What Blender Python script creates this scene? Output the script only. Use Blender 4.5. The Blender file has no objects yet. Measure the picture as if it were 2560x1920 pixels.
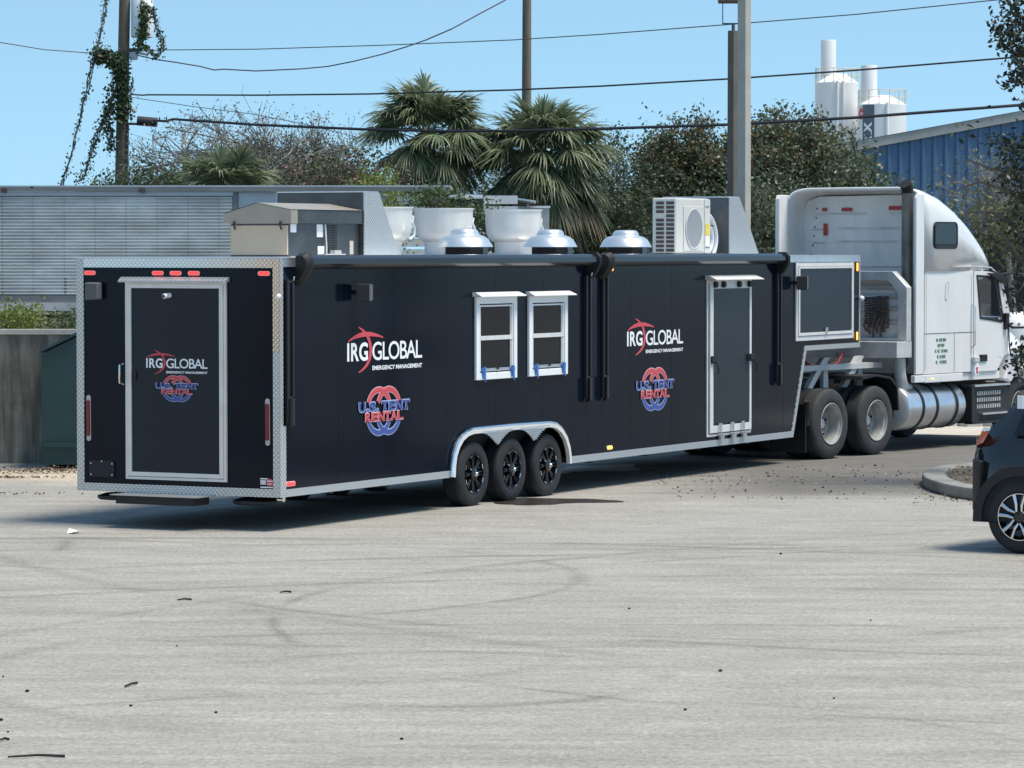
import bpy, math, random
import numpy as np
from mathutils import Vector, Matrix, Euler
R = math.radians
random.seed(7)
RNG = np.random.default_rng(11)
scene = bpy.context.scene
COL = scene.collection

# ------------------------------------------------------------------ camera, sky, sun, exposure
cam_d = bpy.data.cameras.new("camera")
cam = bpy.data.objects.new("camera", cam_d); COL.objects.link(cam)
cam.location = (0, 0, 3.0)
cam.rotation_euler = (R(90 - 2.164), 0, 0)
cam_d.sensor_width = 36; cam_d.lens = 126.56
cam_d.clip_start = 0.5; cam_d.clip_end = 6000
scene.camera = cam
scene.render.resolution_x = 1024; scene.render.resolution_y = 768
scene.view_settings.view_transform = 'Standard'
scene.view_settings.look = 'None'
scene.view_settings.gamma = 1
scene.view_settings.use_curve_mapping = False
scene.view_settings.exposure = 0.46

SUN_EL, SUN_DIR = 68.0, (0.93, -0.30)
world = bpy.data.worlds.new("World"); scene.world = world; world.use_nodes = True
wn, wl = world.node_tree.nodes, world.node_tree.links
wn.clear()
w_out = wn.new('ShaderNodeOutputWorld'); w_bg = wn.new('ShaderNodeBackground')
w_sky = wn.new('ShaderNodeTexSky'); w_sky.sky_type = 'NISHITA'
w_sky.sun_disc = False; w_sky.sun_elevation = R(SUN_EL); w_sky.sun_rotation = math.atan2(SUN_DIR[0], SUN_DIR[1])
w_sky.altitude = 0; w_sky.air_density = 1.0; w_sky.dust_density = 0.3; w_sky.ozone_density = 1.6
w_tc = wn.new('ShaderNodeTexCoord'); w_add = wn.new('ShaderNodeVectorMath'); w_add.operation = 'ADD'
w_add.inputs[1].default_value = (0, 0, 0.17)
w_nrm = wn.new('ShaderNodeVectorMath'); w_nrm.operation = 'NORMALIZE'
wl.new(w_tc.outputs['Generated'], w_add.inputs[0]); wl.new(w_add.outputs[0], w_nrm.inputs[0])
wl.new(w_nrm.outputs[0], w_sky.inputs['Vector'])
w_tint = wn.new('ShaderNodeMix'); w_tint.data_type = 'RGBA'; w_tint.blend_type = 'MULTIPLY'; w_tint.inputs[0].default_value = 1
w_tint.inputs[7].default_value = (.93, 1.07, .98, 1)
wl.new(w_sky.outputs[0], w_tint.inputs[6]); wl.new(w_tint.outputs[2], w_bg.inputs[0]); wl.new(w_bg.outputs[0], w_out.inputs[0])
w_bg.inputs[1].default_value = 0.135

sun_d = bpy.data.lights.new("sun", 'SUN'); sun = bpy.data.objects.new("sun", sun_d); COL.objects.link(sun)
sun_d.energy = 3.5; sun_d.angle = R(20); sun_d.color = (1.0, 0.93, 0.82)
_c = math.cos(R(SUN_EL)); _n = math.hypot(*SUN_DIR)
sv = Vector((SUN_DIR[0] / _n * _c, SUN_DIR[1] / _n * _c, math.sin(R(SUN_EL))))
sun.rotation_euler = sv.to_track_quat('Z', 'Y').to_euler()
sun.location = sv * 80

# ------------------------------------------------------------------ materials
def new_mat(name):
    m = bpy.data.materials.new(name); m.use_nodes = True
    n = m.node_tree.nodes; return m, n, m.node_tree.links, n['Principled BSDF']

def mat(name, c, rough=.5, metal=0., var=0., vscale=3., c2=None, bump=0., bscale=40., coat=0., emit=0., stretch=(1, 1, 1), spec=.5, alpha=None, trans=0.):
    m, n, l, b = new_mat(name)
    b.inputs['Base Color'].default_value = (*c, 1)
    b.inputs['Roughness'].default_value = rough; b.inputs['Metallic'].default_value = metal
    b.inputs['Specular IOR Level'].default_value = spec
    if coat: b.inputs['Coat Weight'].default_value = coat; b.inputs['Coat Roughness'].default_value = .06
    if trans: b.inputs['Transmission Weight'].default_value = trans
    if emit:
        b.inputs['Emission Color'].default_value = (*c, 1); b.inputs['Emission Strength'].default_value = emit
    if var or c2 or bump:
        tc = n.new('ShaderNodeTexCoord'); mp = n.new('ShaderNodeMapping'); mp.inputs['Scale'].default_value = stretch
        l.new(tc.outputs['Object'], mp.inputs[0])
    if var or c2:
        t = n.new('ShaderNodeTexNoise'); t.inputs['Scale'].default_value = vscale; t.inputs['Detail'].default_value = 6; t.inputs['Roughness'].default_value = .62
        l.new(mp.outputs[0], t.inputs[0])
        mx = n.new('ShaderNodeMix'); mx.data_type = 'RGBA'
        cc = c2 if c2 else tuple(min(1, x * (1 + var)) for x in c)
        ca = c if c2 else tuple(x * (1 - var) for x in c)
        mx.inputs[6].default_value = (*ca, 1); mx.inputs[7].default_value = (*cc, 1)
        rp = n.new('ShaderNodeMapRange'); rp.inputs[1].default_value = .33; rp.inputs[2].default_value = .67
        l.new(t.outputs[0], rp.inputs[0]); l.new(rp.outputs[0], mx.inputs[0]); l.new(mx.outputs[2], b.inputs['Base Color'])
    if bump:
        t2 = n.new('ShaderNodeTexNoise'); t2.inputs['Scale'].default_value = bscale; t2.inputs['Detail'].default_value = 4
        l.new(mp.outputs[0], t2.inputs[0])
        bp = n.new('ShaderNodeBump'); bp.inputs['Strength'].default_value = bump; bp.inputs['Distance'].default_value = .02
        l.new(t2.outputs[0], bp.inputs['Height']); l.new(bp.outputs[0], b.inputs['Normal'])
    return m

def diamond_mat(name, base, k=16., ro=.3, bs=.8):
    """embossed tread plate: crossed lugs in height and a trace of wear in colour"""
    m, n, l, b = new_mat(name)
    b.inputs['Metallic'].default_value = .6 if ro > .2 else .95; b.inputs['Roughness'].default_value = ro
    tc = n.new('ShaderNodeTexCoord'); sp = n.new('ShaderNodeSeparateXYZ'); l.new(tc.outputs['Object'], sp.inputs[0])
    def M(op, a, bb=None):
        q = n.new('ShaderNodeMath'); q.operation = op
        for i, v in enumerate((a, bb)):
            if v is None: continue
            if isinstance(v, (int, float)): q.inputs[i].default_value = v
            else: l.new(v, q.inputs[i])
        return q.outputs[0]
    a = M('ADD', sp.outputs[0], sp.outputs[1])
    u = M('MULTIPLY', M('ADD', a, sp.outputs[2]), k * math.pi); w = M('MULTIPLY', M('SUBTRACT', a, sp.outputs[2]), k * math.pi)
    h = M('MULTIPLY', M('SINE', u), M('SINE', w))
    h = M('POWER', M('ABSOLUTE', h), 1.5)
    bp = n.new('ShaderNodeBump'); bp.inputs['Strength'].default_value = bs; bp.inputs['Distance'].default_value = .006
    l.new(h, bp.inputs['Height']); l.new(bp.outputs[0], b.inputs['Normal'])
    mx = n.new('ShaderNodeMix'); mx.data_type = 'RGBA'; l.new(h, mx.inputs[0])
    mx.inputs[6].default_value = (*[x * .72 for x in base], 1); mx.inputs[7].default_value = (*[min(1, x * 1.3) for x in base], 1)
    l.new(mx.outputs[2], b.inputs['Base Color'])
    return m

def leaf_mat(name, c1, c2, c3=None, trans=.25, rough=.55):
    m, n, l, b = new_mat(name)
    g = n.new('ShaderNodeNewGeometry'); r = n.new('ShaderNodeValToRGB')
    r.color_ramp.elements[0].color = (*c1, 1); r.color_ramp.elements[1].color = (*c2, 1)
    if c3:
        r.color_ramp.elements[1].position = .84
        e = r.color_ramp.elements.new(.93); e.color = (*c3, 1)
    l.new(g.outputs['Random Per Island'], r.inputs[0])
    b.inputs['Roughness'].default_value = rough; b.inputs['Specular IOR Level'].default_value = .3
    l.new(r.outputs[0], b.inputs['Base Color'])
    tr = n.new('ShaderNodeBsdfTranslucent'); l.new(r.outputs[0], tr.inputs[0])
    ms = n.new('ShaderNodeMixShader'); ms.inputs[0].default_value = trans
    out = n['Material Output']; l.new(b.outputs[0], ms.inputs[1]); l.new(tr.outputs[0], ms.inputs[2]); l.new(ms.outputs[0], out.inputs[0])
    return m

M = {}
M['black'] = mat('gloss black panel', (.0032, .0072, .0155), .12, var=.15, vscale=1.1, spec=.2, bump=.015, bscale=1.2)
M['door_black'] = mat('satin charcoal door skin', (.010, .015, .024), .28, spec=.35, bump=.01, bscale=2)
M['matte_black'] = mat('matte black plastic', (.012, .012, .013), .55)
M['awning'] = mat('charcoal awning casing', (.016, .018, .021), .22)
M['alu'] = mat('brushed aluminium', (.72, .73, .74), .3, .9, var=.08, vscale=8)
M['alu_frame'] = mat('bright aluminium frame', (.78, .76, .73), .42, .2, var=.06, vscale=6)
M['plate'] = diamond_mat('aluminium tread plate', (.7, .69, .66), 19)
M['plate_side'] = diamond_mat('aluminium tread plate fine', (.68, .68, .67), 24)
M['white_frame'] = mat('white window frame', (.86, .87, .87), .4)
M['white_paint'] = mat('white truck paint', (.83, .82, .80), .18, coat=.5, c2=(.75, .735, .71), vscale=1.6, stretch=(1, 1, .5), bump=.012, bscale=1.3)
M['dirty_white'] = mat('weathered white panel', (.84, .83, .81), .5, c2=(.66, .65, .63), vscale=2.2, stretch=(1, 1, .45), bump=.05, bscale=5)
M['grime'] = mat('grimy grey aluminium', (.46, .455, .44), .5, .15, c2=(.64, .635, .62), vscale=3.5, bump=.05, bscale=9)
M['tyre'] = mat('tyre rubber', (.018, .019, .021), .72, var=.3, vscale=6, bump=.1, bscale=60)
M['tyre_dusty'] = mat('dusty tyre rubber', (.027, .028, .03), .8, c2=(.045, .045, .044), vscale=5, bump=.15, bscale=50)
M['rim_black'] = mat('gloss black rim', (.008, .008, .009), .14, coat=.5)
M['rim_steel'] = mat('painted steel rim', (.46, .45, .42), .4, .3, c2=(.3, .29, .27), vscale=7)
M['chrome'] = mat('polished metal', (.82, .83, .84), .1, 1)
M['tank'] = mat('satin aluminium tank', (.66, .67, .69), .3, .85, var=.1, vscale=5, bump=.02, bscale=3)
M['glass'] = mat('dark tinted glass', (.006, .008, .011), .03, spec=.5)
M['red_lens'] = mat('dark red lens', (.2, .008, .01), .2, coat=.3)
M['red_lamp'] = mat('lit red lamp', (1., .05, .05), .3, emit=1.1)
M['amber_lamp'] = mat('lit amber lamp', (1., .38, .06), .3, emit=1.9)
M['clear_lens'] = mat('clear lamp housing', (.55, .5, .45), .2)
M['white_print'] = mat('white vinyl', (.92, .93, .94), .4)
M['red_print'] = mat('red vinyl', (.62, .07, .09), .4)
M['pink_print'] = mat('pale red vinyl edge', (.85, .42, .44), .4)
M['blue_print'] = mat('blue vinyl', (.055, .085, .33), .4)
M['pale_print'] = mat('pale blue vinyl edge', (.42, .5, .75), .4)
M['green_print'] = mat('green vinyl', (.13, .26, .16), .5)
M['red_tape'] = mat('red reflective tape', (.42, .03, .035), .35)
M['blue_clip'] = mat('blue plastic clip', (.07, .2, .55), .4)
M['galv'] = mat('galvanised duct steel', (.15, .155, .16), .3, .7, c2=(.09, .095, .1), vscale=2.5)
M['tan'] = mat('tan cardboard-coloured filter panel', (.66, .52, .38), .6, c2=(.58, .45, .32), vscale=1.5)
M['tan_cap'] = mat('dull champagne cap', (.42, .37, .3), .42, .4, var=.08, vscale=3)
M['fan_white'] = mat('spun aluminium fan bowl', (.8, .79, .77), .42, .3, c2=(.66, .64, .6), vscale=2.6, stretch=(1, 1, .35), bump=.02, bscale=3)
M['spun'] = mat('bright spun aluminium', (.88, .88, .86), .3, .8)
M['ac_white'] = mat('ivory enamel', (.62, .61, .57), .5, var=.03, vscale=3)
M['yellow'] = mat('yellow sticker', (.75, .6, .05), .5)
M['hose'] = mat('white insulated hose', (.68, .7, .72), .55)
M['roof'] = mat('pale roof membrane', (.6, .6, .58), .6, var=.05)
M['chassis'] = mat('dirty black chassis', (.014, .014, .015), .6, c2=(.03, .029, .028), vscale=5)
M['speaker'] = mat('grey speaker cloth', (.11, .115, .12), .7)
M['dark_in'] = mat('dark interior', (.01, .01, .012), .8)
M['rust'] = mat('rusty chain', (.09, .06, .05), .7, var=.4, vscale=14)
M['concrete_old'] = None
M['dumpster'] = mat('dark green dumpster steel', (.008, .038, .042), .45, c2=(.012, .05, .056), vscale=2)
M['wood_pole'] = mat('weathered pole timber', (.2, .165, .12), .85, c2=(.12, .1, .075), vscale=3, stretch=(6, 6, .5), bump=.3, bscale=20)
M['conc_pole'] = mat('square concrete pole', (.42, .4, .35), .8, var=.12, vscale=1.6, bump=.1, bscale=30)
M['cable'] = mat('black cable sheath', (.02, .022, .03), .6)
M['cable_grey'] = mat('grey weathered wire', (.09, .1, .12), .6)
M['corr'] = mat('old corrugated aluminium', (.9, .89, .86), .38, .15, c2=(.6, .585, .56), vscale=.8, stretch=(1, 1, 2.4))
M['corr_smooth'] = mat('smooth faded aluminium sheet', (.5, .54, .58), .5, .35, var=.08, vscale=1.2)
M['plate_pol'] = diamond_mat('polished tread plate', (.85, .83, .8), 19, .14, .09)
M['corr_dark'] = mat('grey steel rail', (.2, .21, .21), .6, var=.2, vscale=1.3)
M['blue_sheet'] = mat('faded blue profiled sheet', (.1, .19, .31), .6, c2=(.075, .155, .26), vscale=.8)
M['fascia'] = mat('sun bleached fascia', (.42, .4, .36), .6, var=.08)
M['silo'] = mat('white silo paint', (.88, .87, .85), .5, c2=(.78, .77, .74), vscale=.35, stretch=(1, 1, .3))
M['silo_yellow'] = mat('stained yellow railing', (.68, .63, .46), .6)
M['silo_grey'] = mat('slate grey sign band', (.1, .15, .19), .5)
M['bark'] = mat('grey brown bark', (.13, .105, .085), .9, var=.3, vscale=8)
M['twig'] = mat('pale grey twig', (.225, .215, .19), .85, var=.3, vscale=6)
M['palm_trunk'] = mat('fibrous palm trunk', (.055, .04, .034), .95, c2=(.11, .085, .06), vscale=7, bump=.5, bscale=12)
M['leaf_mid'] = leaf_mat('mid green leaves', (.05, .085, .03), (.13, .18, .07))
M['leaf_dark'] = leaf_mat('dark green leaves', (.03, .058, .03), (.12, .15, .078))
M['leaf_brown'] = leaf_mat('browning leaves', (.12, .085, .04), (.19, .17, .08), (.24, .13, .06))
M['leaf_fig'] = leaf_mat('glossy fig leaves', (.045, .075, .035), (.18, .21, .125), (.22, .2, .12), .22, .4)
M['leaf_sparse'] = leaf_mat('greyish seasonal leaves', (.085, .1, .06), (.19, .2, .14), (.2, .17, .14))
M['leaf_boug'] = leaf_mat('bougainvillea leaves', (.05, .085, .035), (.15, .16, .09), (.36, .16, .2))
M['leaf_pale'] = leaf_mat('pale olive leaves', (.12, .14, .065), (.22, .22, .12))
M['leaf_lime'] = leaf_mat('yellow green leaves', (.1, .16, .03), (.28, .3, .07))
M['vine'] = leaf_mat('vine leaves', (.03, .06, .026), (.09, .14, .06), (.14, .1, .09))
M['palm_leaf'] = leaf_mat('palm leaflet', (.06, .09, .045), (.3, .34, .2), None, .25, .36)
M['palm_dry'] = leaf_mat('dry palm leaflet', (.2, .165, .1), (.34, .28, .18), None, .15, .6)
M['litter'] = leaf_mat('dry leaf litter', (.07, .045, .03), (.18, .13, .085), (.4, .33, .25), .05, .8)

# ------------------------------------------------------------------ mesh helpers
class MB:
    def __init__(s): s.v = []; s.f = []
    def add(s, vs, fs):
        o = len(s.v); s.v += [tuple(p) for p in vs]; s.f += [tuple(o + i for i in f) for f in fs]; return s
    def box(s, x0, x1, y0, y1, z0, z1):
        x0, x1 = min(x0, x1), max(x0, x1); y0, y1 = min(y0, y1), max(y0, y1); z0, z1 = min(z0, z1), max(z0, z1)
        return s.add([(x0, y0, z0), (x1, y0, z0), (x1, y1, z0), (x0, y1, z0), (x0, y0, z1), (x1, y0, z1), (x1, y1, z1), (x0, y1, z1)],
              [(0, 3, 2, 1), (4, 5, 6, 7), (0, 1, 5, 4), (1, 2, 6, 5), (2, 3, 7, 6), (3, 0, 4, 7)])
    def prism(s, poly, y0, y1, axis='y'):
        n = len(poly)
        def P(a, b, t):
            return (a, t, b) if axis == 'y' else ((t, a, b) if axis == 'x' else (a, b, t))
        vs = [P(a, b, y0) for a, b in poly] + [P(a, b, y1) for a, b in poly]
        fs = [tuple(range(n)), tuple(range(2 * n - 1, n - 1, -1))] + [(i, i + n, (i + 1) % n + n, (i + 1) % n) for i in range(n)]
        return s.add(vs, fs)
    def ring(s, outer, inner, y0, y1, axis='y'):
        """frame between two loops of equal length"""
        n = len(outer)
        def P(a, b, t):
            return (a, t, b) if axis == 'y' else ((t, a, b) if axis == 'x' else (a, b, t))
        vs = [P(a, b, t) for t in (y0, y1) for L in (outer, inner) for a, b in L]
        fs = []
        for i in range(n):
            j = (i + 1) % n
            fs += [(i, j, n + j, n + i), (2 * n + i, 3 * n + i, 3 * n + j, 2 * n + j), (i, 2 * n + i, 2 * n + j, j), (n + i, n + j, 3 * n + j, 3 * n + i)]
        return s.add(vs, fs)
    def frame(s, a0, a1, b0, b1, w, y0, y1, axis='y'):
        return s.ring([(a0, b0), (a1, b0), (a1, b1), (a0, b1)], [(a0 + w, b0 + w), (a1 - w, b0 + w), (a1 - w, b1 - w), (a0 + w, b1 - w)], y0, y1, axis)
    def tube(s, pts, r, n=8, cap=True):
        pts = [Vector(p) for p in pts]; rs = r if isinstance(r, (list, tuple)) else [r] * len(pts)
        o = len(s.v); up = None
        for i, p in enumerate(pts):
            d = (pts[min(i + 1, len(pts) - 1)] - pts[max(i - 1, 0)])
            if d.length < 1e-9: d = Vector((0, 0, 1))
            d.normalize()
            if up is None: up = Vector((0, 0, 1)) if abs(d.z) < .9 else Vector((1, 0, 0))
            a = d.cross(up)
            if a.length < 1e-4: a = d.cross(Vector((1, .3, 0)))
            a.normalize(); b = d.cross(a).normalized(); up = -b if up.dot(b) < 0 else b
            for k in range(n):
                t = 2 * math.pi * k / n; s.v.append(tuple(p + (a * math.cos(t) + b * math.sin(t)) * rs[i]))
        # consistent frame: b computed from same cross, so connect directly
        for i in range(len(pts) - 1):
            for k in range(n):
                k2 = (k + 1) % n; s.f.append((o + i * n + k, o + i * n + k2, o + (i + 1) * n + k2, o + (i + 1) * n + k))
        if cap:
            s.f.append(tuple(o + k for k in range(n - 1, -1, -1))); s.f.append(tuple(o + (len(pts) - 1) * n + k for k in range(n)))
        return s
    def lathe(s, prof, c=(0, 0, 0), axis='z', n=32, sy=1.):
        """prof = [(radius, height)] turned about an axis through c"""
        o = len(s.v)
        for r, h in prof:
            for k in range(n):
                t = 2 * math.pi * k / n; a, b = r * math.cos(t), r * math.sin(t)
                if axis == 'z': p = (c[0] + a, c[1] + b, c[2] + h)
                elif axis == 'y': p = (c[0] + a, c[1] + h, c[2] + b)
                else: p = (c[0] + h, c[1] + a, c[2] + b)
                s.v.append(p)
        for i in range(len(prof) - 1):
            for k in range(n):
                k2 = (k + 1) % n; s.f.append((o + i * n + k, o + i * n + k2, o + (i + 1) * n + k2, o + (i + 1) * n + k))
        if prof[0][0] > 1e-6: s.f.append(tuple(o + k for k in range(n - 1, -1, -1)))
        if prof[-1][0] > 1e-6: s.f.append(tuple(o + (len(prof) - 1) * n + k for k in range(n)))
        return s
    def loft(s, secs, closed=True, caps=True):
        n = len(secs[0]); o = len(s.v)
        for q in secs: s.v += [tuple(p) for p in q]
        for i in range(len(secs) - 1):
            for k in range(n if closed else n - 1):
                k2 = (k + 1) % n; s.f.append((o + i * n + k, o + i * n + k2, o + (i + 1) * n + k2, o + (i + 1) * n + k))
        if caps: s.f.append(tuple(o + k for k in range(n - 1, -1, -1))); s.f.append(tuple(o + (len(secs) - 1) * n + k for k in range(n)))
        return s
    def xf(s, mtx):
        s.v = [tuple(mtx @ Vector(p)) for p in s.v]; return s
    def build(s, name, m, parent=None, smooth=False, bevel=0., loc=None, rot=None):
        me = bpy.data.meshes.new(name); me.from_pydata(s.v, [], s.f); me.validate(); me.update()
        o = bpy.data.objects.new(name, me); COL.objects.link(o)
        me.materials.append(m)
        import bmesh
        bm = bmesh.new(); bm.from_mesh(me); bmesh.ops.recalc_face_normals(bm, faces=bm.faces); bm.to_mesh(me); bm.free()
        if smooth:
            me.polygons.foreach_set('use_smooth', [True] * len(me.polygons))
            try: me.set_sharp_from_angle(angle=R(38))
            except Exception: pass
        if bevel:
            b = o.modifiers.new('bevel', 'BEVEL'); b.width = bevel; b.segments = 2; b.limit_method = 'ANGLE'; b.angle_limit = R(40)
        if parent: o.parent = parent
        if loc: o.location = loc
        if rot: o.rotation_euler = rot
        return o

def tag(o, label=None, cat=None, group=None, kind=None):
    if label: o['label'] = label
    if cat: o['category'] = cat
    if group: o['group'] = group
    if kind: o['kind'] = kind
    return o
def slab_text(txt, w, h, bold, grow=0.):
    """letters set one per cell with small slab serifs; returns verts, faces in 2D"""
    cw = [{'.': .42, ' ': .30}.get(c, 1.) for c in txt]; tot = sum(cw); V, F = [], []; x = 0.
    def rect(a0, a1, b0, b1):
        o = len(V); V.extend([(a0, b0), (a1, b0), (a1, b1), (a0, b1)]); F.append((o, o + 1, o + 2, o + 3))
    for c, q in zip(txt, cw):
        cell = w * q / tot
        if c != ' ':
            gw = cell * (.84 if c != '.' else .5); g, f = text_mesh(c, gw + grow, (h if c != '.' else h * .24) + grow, bold)
            ox = x + (cell - gw) / 2 - grow / 2; o = len(V); V.extend([(a + ox, b - grow / 2) for a, b in g]); F.extend([tuple(o + i for i in t) for t in f])
            s = h * .15 + grow * .6; L_ = ox - cell * .03; R_ = ox + gw + grow + cell * .03; m_ = (L_ + R_) / 2; b0 = -grow / 2
            if c in 'T': rect(m_ - gw * .3, m_ + gw * .3, b0, b0 + s); rect(L_, L_ + gw * .16, h * .72, h); rect(R_ - gw * .16, R_, h * .72, h)
            if c in 'NRA': rect(L_, L_ + gw * .4, b0, b0 + s); rect(R_ - gw * .34, R_, b0, b0 + s)
            if c in 'UN': rect(L_, L_ + gw * .42, h - s * .7, h + grow / 2); rect(R_ - gw * .34, R_, h - s * .7, h + grow / 2)
            if c in 'EL': rect(L_, L_ + gw * .4, b0, b0 + s)
        x += cell
    return V, F
def empty(name, loc=(0, 0, 0), rz=0., parent=None):
    o = bpy.data.objects.new(name, None); COL.objects.link(o); o.location = loc; o.rotation_euler = (0, 0, rz)
    o.empty_display_size = .3
    if parent: o.parent = parent
    return o
def copy_tree(o, parent=None, loc=None):
    c = o.copy(); COL.objects.link(c); c.parent = parent
    if loc is not None: c.location = loc
    for ch in [x for x in bpy.data.objects if x.parent == o]: copy_tree(ch, c)
    return c
def text_mesh(body, w, h, bold=0., space=1.):
    """lettering scaled to a box w by h, origin at its lower left; returns verts, faces in 2D"""
    cu = bpy.data.curves.new('t', 'FONT'); cu.body = body; cu.size = 1; cu.offset = bold; cu.space_character = space; cu.resolution_u = 4
    ob = bpy.data.objects.new('t', cu); COL.objects.link(ob)
    dg = bpy.context.evaluated_depsgraph_get(); me = ob.evaluated_get(dg).to_mesh()
    vs = [v.co.copy() for v in me.vertices]; fs = [tuple(p.vertices) for p in me.polygons]
    ob.evaluated_get(dg).to_mesh_clear(); bpy.data.objects.remove(ob); bpy.data.curves.remove(cu)
    x0 = min(v.x for v in vs); x1 = max(v.x for v in vs); y0 = min(v.y for v in vs); y1 = max(v.y for v in vs)
    return [((v.x - x0) / (x1 - x0) * w, (v.y - y0) / (y1 - y0) * h) for v in vs], fs

# ------------------------------------------------------------------ ground
def asphalt_mat():
    m, n, l, b = new_mat('worn pale asphalt')
    b.inputs['Roughness'].default_value = .82; b.inputs['Specular IOR Level'].default_value = .3
    tc = n.new('ShaderNodeTexCoord')
    def noise(scale, det, st=(1, 1, 1), rough=.6, rot=0, dist=0.):
        mp = n.new('ShaderNodeMapping'); mp.inputs['Scale'].default_value = st; mp.inputs['Rotation'].default_value = (0, 0, rot); l.new(tc.outputs['Object'], mp.inputs[0])
        t = n.new('ShaderNodeTexNoise'); t.inputs['Scale'].default_value = scale; t.inputs['Detail'].default_value = det; t.inputs['Roughness'].default_value = rough
        t.inputs['Distortion'].default_value = dist
        l.new(mp.outputs[0], t.inputs[0]); return t.outputs[0]
    def ramp(f, a, b2, c0, c1):
        r = n.new('ShaderNodeMapRange'); r.inputs[1].default_value = a; r.inputs[2].default_value = b2; r.inputs[3].default_value = c0; r.inputs[4].default_value = c1
        l.new(f, r.inputs[0]); return r.outputs[0]
    def mul(a, c):
        q = n.new('ShaderNodeMath'); q.operation = 'MULTIPLY'; l.new(a, q.inputs[0]); l.new(c, q.inputs[1]); return q.outputs[0]
    big = ramp(noise(.2, 4), .3, .7, .93, 1.05)
    mid = ramp(noise(1.3, 7, (.6, 1, 1), .75), .3, .7, .82, 1.14)
    fine = mul(ramp(noise(26, 5, (1, .5, 1), .85), .28, .72, .6, 1.38), ramp(noise(8, 8, (1, 1, 1), .9), .3, .7, .78, 1.2))
    streak = ramp(noise(2.2, 7, (.2, 1.6, 1), .7, .12, .6), .3, .7, .9, 1.08)
    streak2 = ramp(noise(2.6, 6, (.1, 1.3, 1), .6, -.35, .5), .36, .62, .93, 1.04)
    # tyre scuffs: thin arcs of large circles, broken up by noise
    f = mul(mul(mul(big, mid), mul(fine, streak)), streak2)
    rr = random.Random(21); arcs = []
    for _ in range(20):
        x, y = rr.uniform(-3.6, 4.2), rr.uniform(22.5, 37.5); r = rr.choice((1.6, 4, 7, 11, 16, 24)); a_ = rr.uniform(.25, .75) * math.pi * rr.choice((1, -1)) if r > 3 else rr.uniform(-3, 3)
        arcs.append((x + r * math.cos(a_), y + r * math.sin(a_), r, rr.uniform(.04, .10), rr.uniform(.16, .30), rr.uniform(0, 40)))
    wd_ = ramp(noise(1.4, 4), 0, 1, -.09, .09)
    for (cx, cy, r, w_, st_, sd_) in arcs:
        mp = n.new('ShaderNodeMapping'); mp.inputs['Location'].default_value = (-cx, -cy, 0); l.new(tc.outputs['Object'], mp.inputs[0])
        ln = n.new('ShaderNodeVectorMath'); ln.operation = 'LENGTH'; l.new(mp.outputs[0], ln.inputs[0])
        q1 = n.new('ShaderNodeMath'); q1.operation = 'ADD'; l.new(ln.outputs['Value'], q1.inputs[0]); l.new(wd_, q1.inputs[1])
        q2 = n.new('ShaderNodeMath'); q2.operation = 'SUBTRACT'; l.new(q1.outputs[0], q2.inputs[0]); q2.inputs[1].default_value = r
        q3 = n.new('ShaderNodeMath'); q3.operation = 'ABSOLUTE'; l.new(q2.outputs[0], q3.inputs[0])
        mp2 = n.new('ShaderNodeMapping'); mp2.inputs['Location'].default_value = (sd_, sd_ * 1.7, 0); l.new(tc.outputs['Object'], mp2.inputs[0])
        t2 = n.new('ShaderNodeTexNoise'); t2.inputs['Scale'].default_value = .45; t2.inputs['Detail'].default_value = 5; l.new(mp2.outputs[0], t2.inputs[0])
        brk = ramp(t2.outputs[0], .42, .56, 0, st_); line_ = ramp(q3.outputs[0], 0, w_ * 1.8, 1, 0)
        q = n.new('ShaderNodeMath'); q.operation = 'SUBTRACT'; q.inputs[0].default_value = 1; l.new(mul(line_, brk), q.inputs[1]); f = mul(f, q.outputs[0])
    # sparse dark crumbs
    vo = n.new('ShaderNodeTexVoronoi'); vo.inputs['Scale'].default_value = 2.2; l.new(tc.outputs['Object'], vo.inputs[0])
    f = mul(f, ramp(vo.outputs[0], .012, .03, .45, 1))
    # a sandy strip towards the yard wall and a darker, browner zone near the planter
    sp = n.new('ShaderNodeSeparateXYZ'); l.new(tc.outputs['Object'], sp.inputs[0])
    wob = ramp(noise(.6, 5), 0, 1, -1.1, 1.1)
    q = n.new('ShaderNodeMath'); q.operation = 'ADD'; l.new(sp.outputs[1], q.inputs[0]); l.new(wob, q.inputs[1])
    sand = mul(ramp(q.outputs[0], 45.2, 47.2, 0, 1), ramp(sp.outputs[0], -3.5, -1, 1, 0))
    brown_zone = mul(ramp(q.outputs[0], 42.6, 44.6, 0, 1), ramp(sp.outputs[0], 1.0, 3.5, 0, 1))
    c = n.new('ShaderNodeMix'); c.data_type = 'RGBA'; c.inputs[6].default_value = (.34, .322, .288, 1); c.inputs[7].default_value = (.5, .43, .33, 1); l.new(sand, c.inputs[0])
    c2 = n.new('ShaderNodeMix'); c2.data_type = 'RGBA'; l.new(brown_zone, c2.inputs[0]); l.new(c.outputs[2], c2.inputs[6]); c2.inputs[7].default_value = (.165, .155, .14, 1)
    mx = n.new('ShaderNodeMix'); mx.data_type = 'RGBA'; mx.blend_type = 'MULTIPLY'; mx.inputs[0].default_value = 1
    l.new(c2.outputs[2], mx.inputs[6]); l.new(f, mx.inputs[7]); l.new(mx.outputs[2], b.inputs['Base Color'])
    bp = n.new('ShaderNodeBump'); bp.inputs['Strength'].default_value = .5; bp.inputs['Distance'].default_value = .012
    l.new(noise(45, 5), bp.inputs['Height']); l.new(bp.outputs[0], b.inputs['Normal'])
    return m
g = MB().add([(-900, -60, 0), (900, -60, 0), (900, 2500, 0), (-900, 2500, 0)], [(0, 1, 2, 3)]).build('ground', asphalt_mat())
tag(g, kind='structure')

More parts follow.
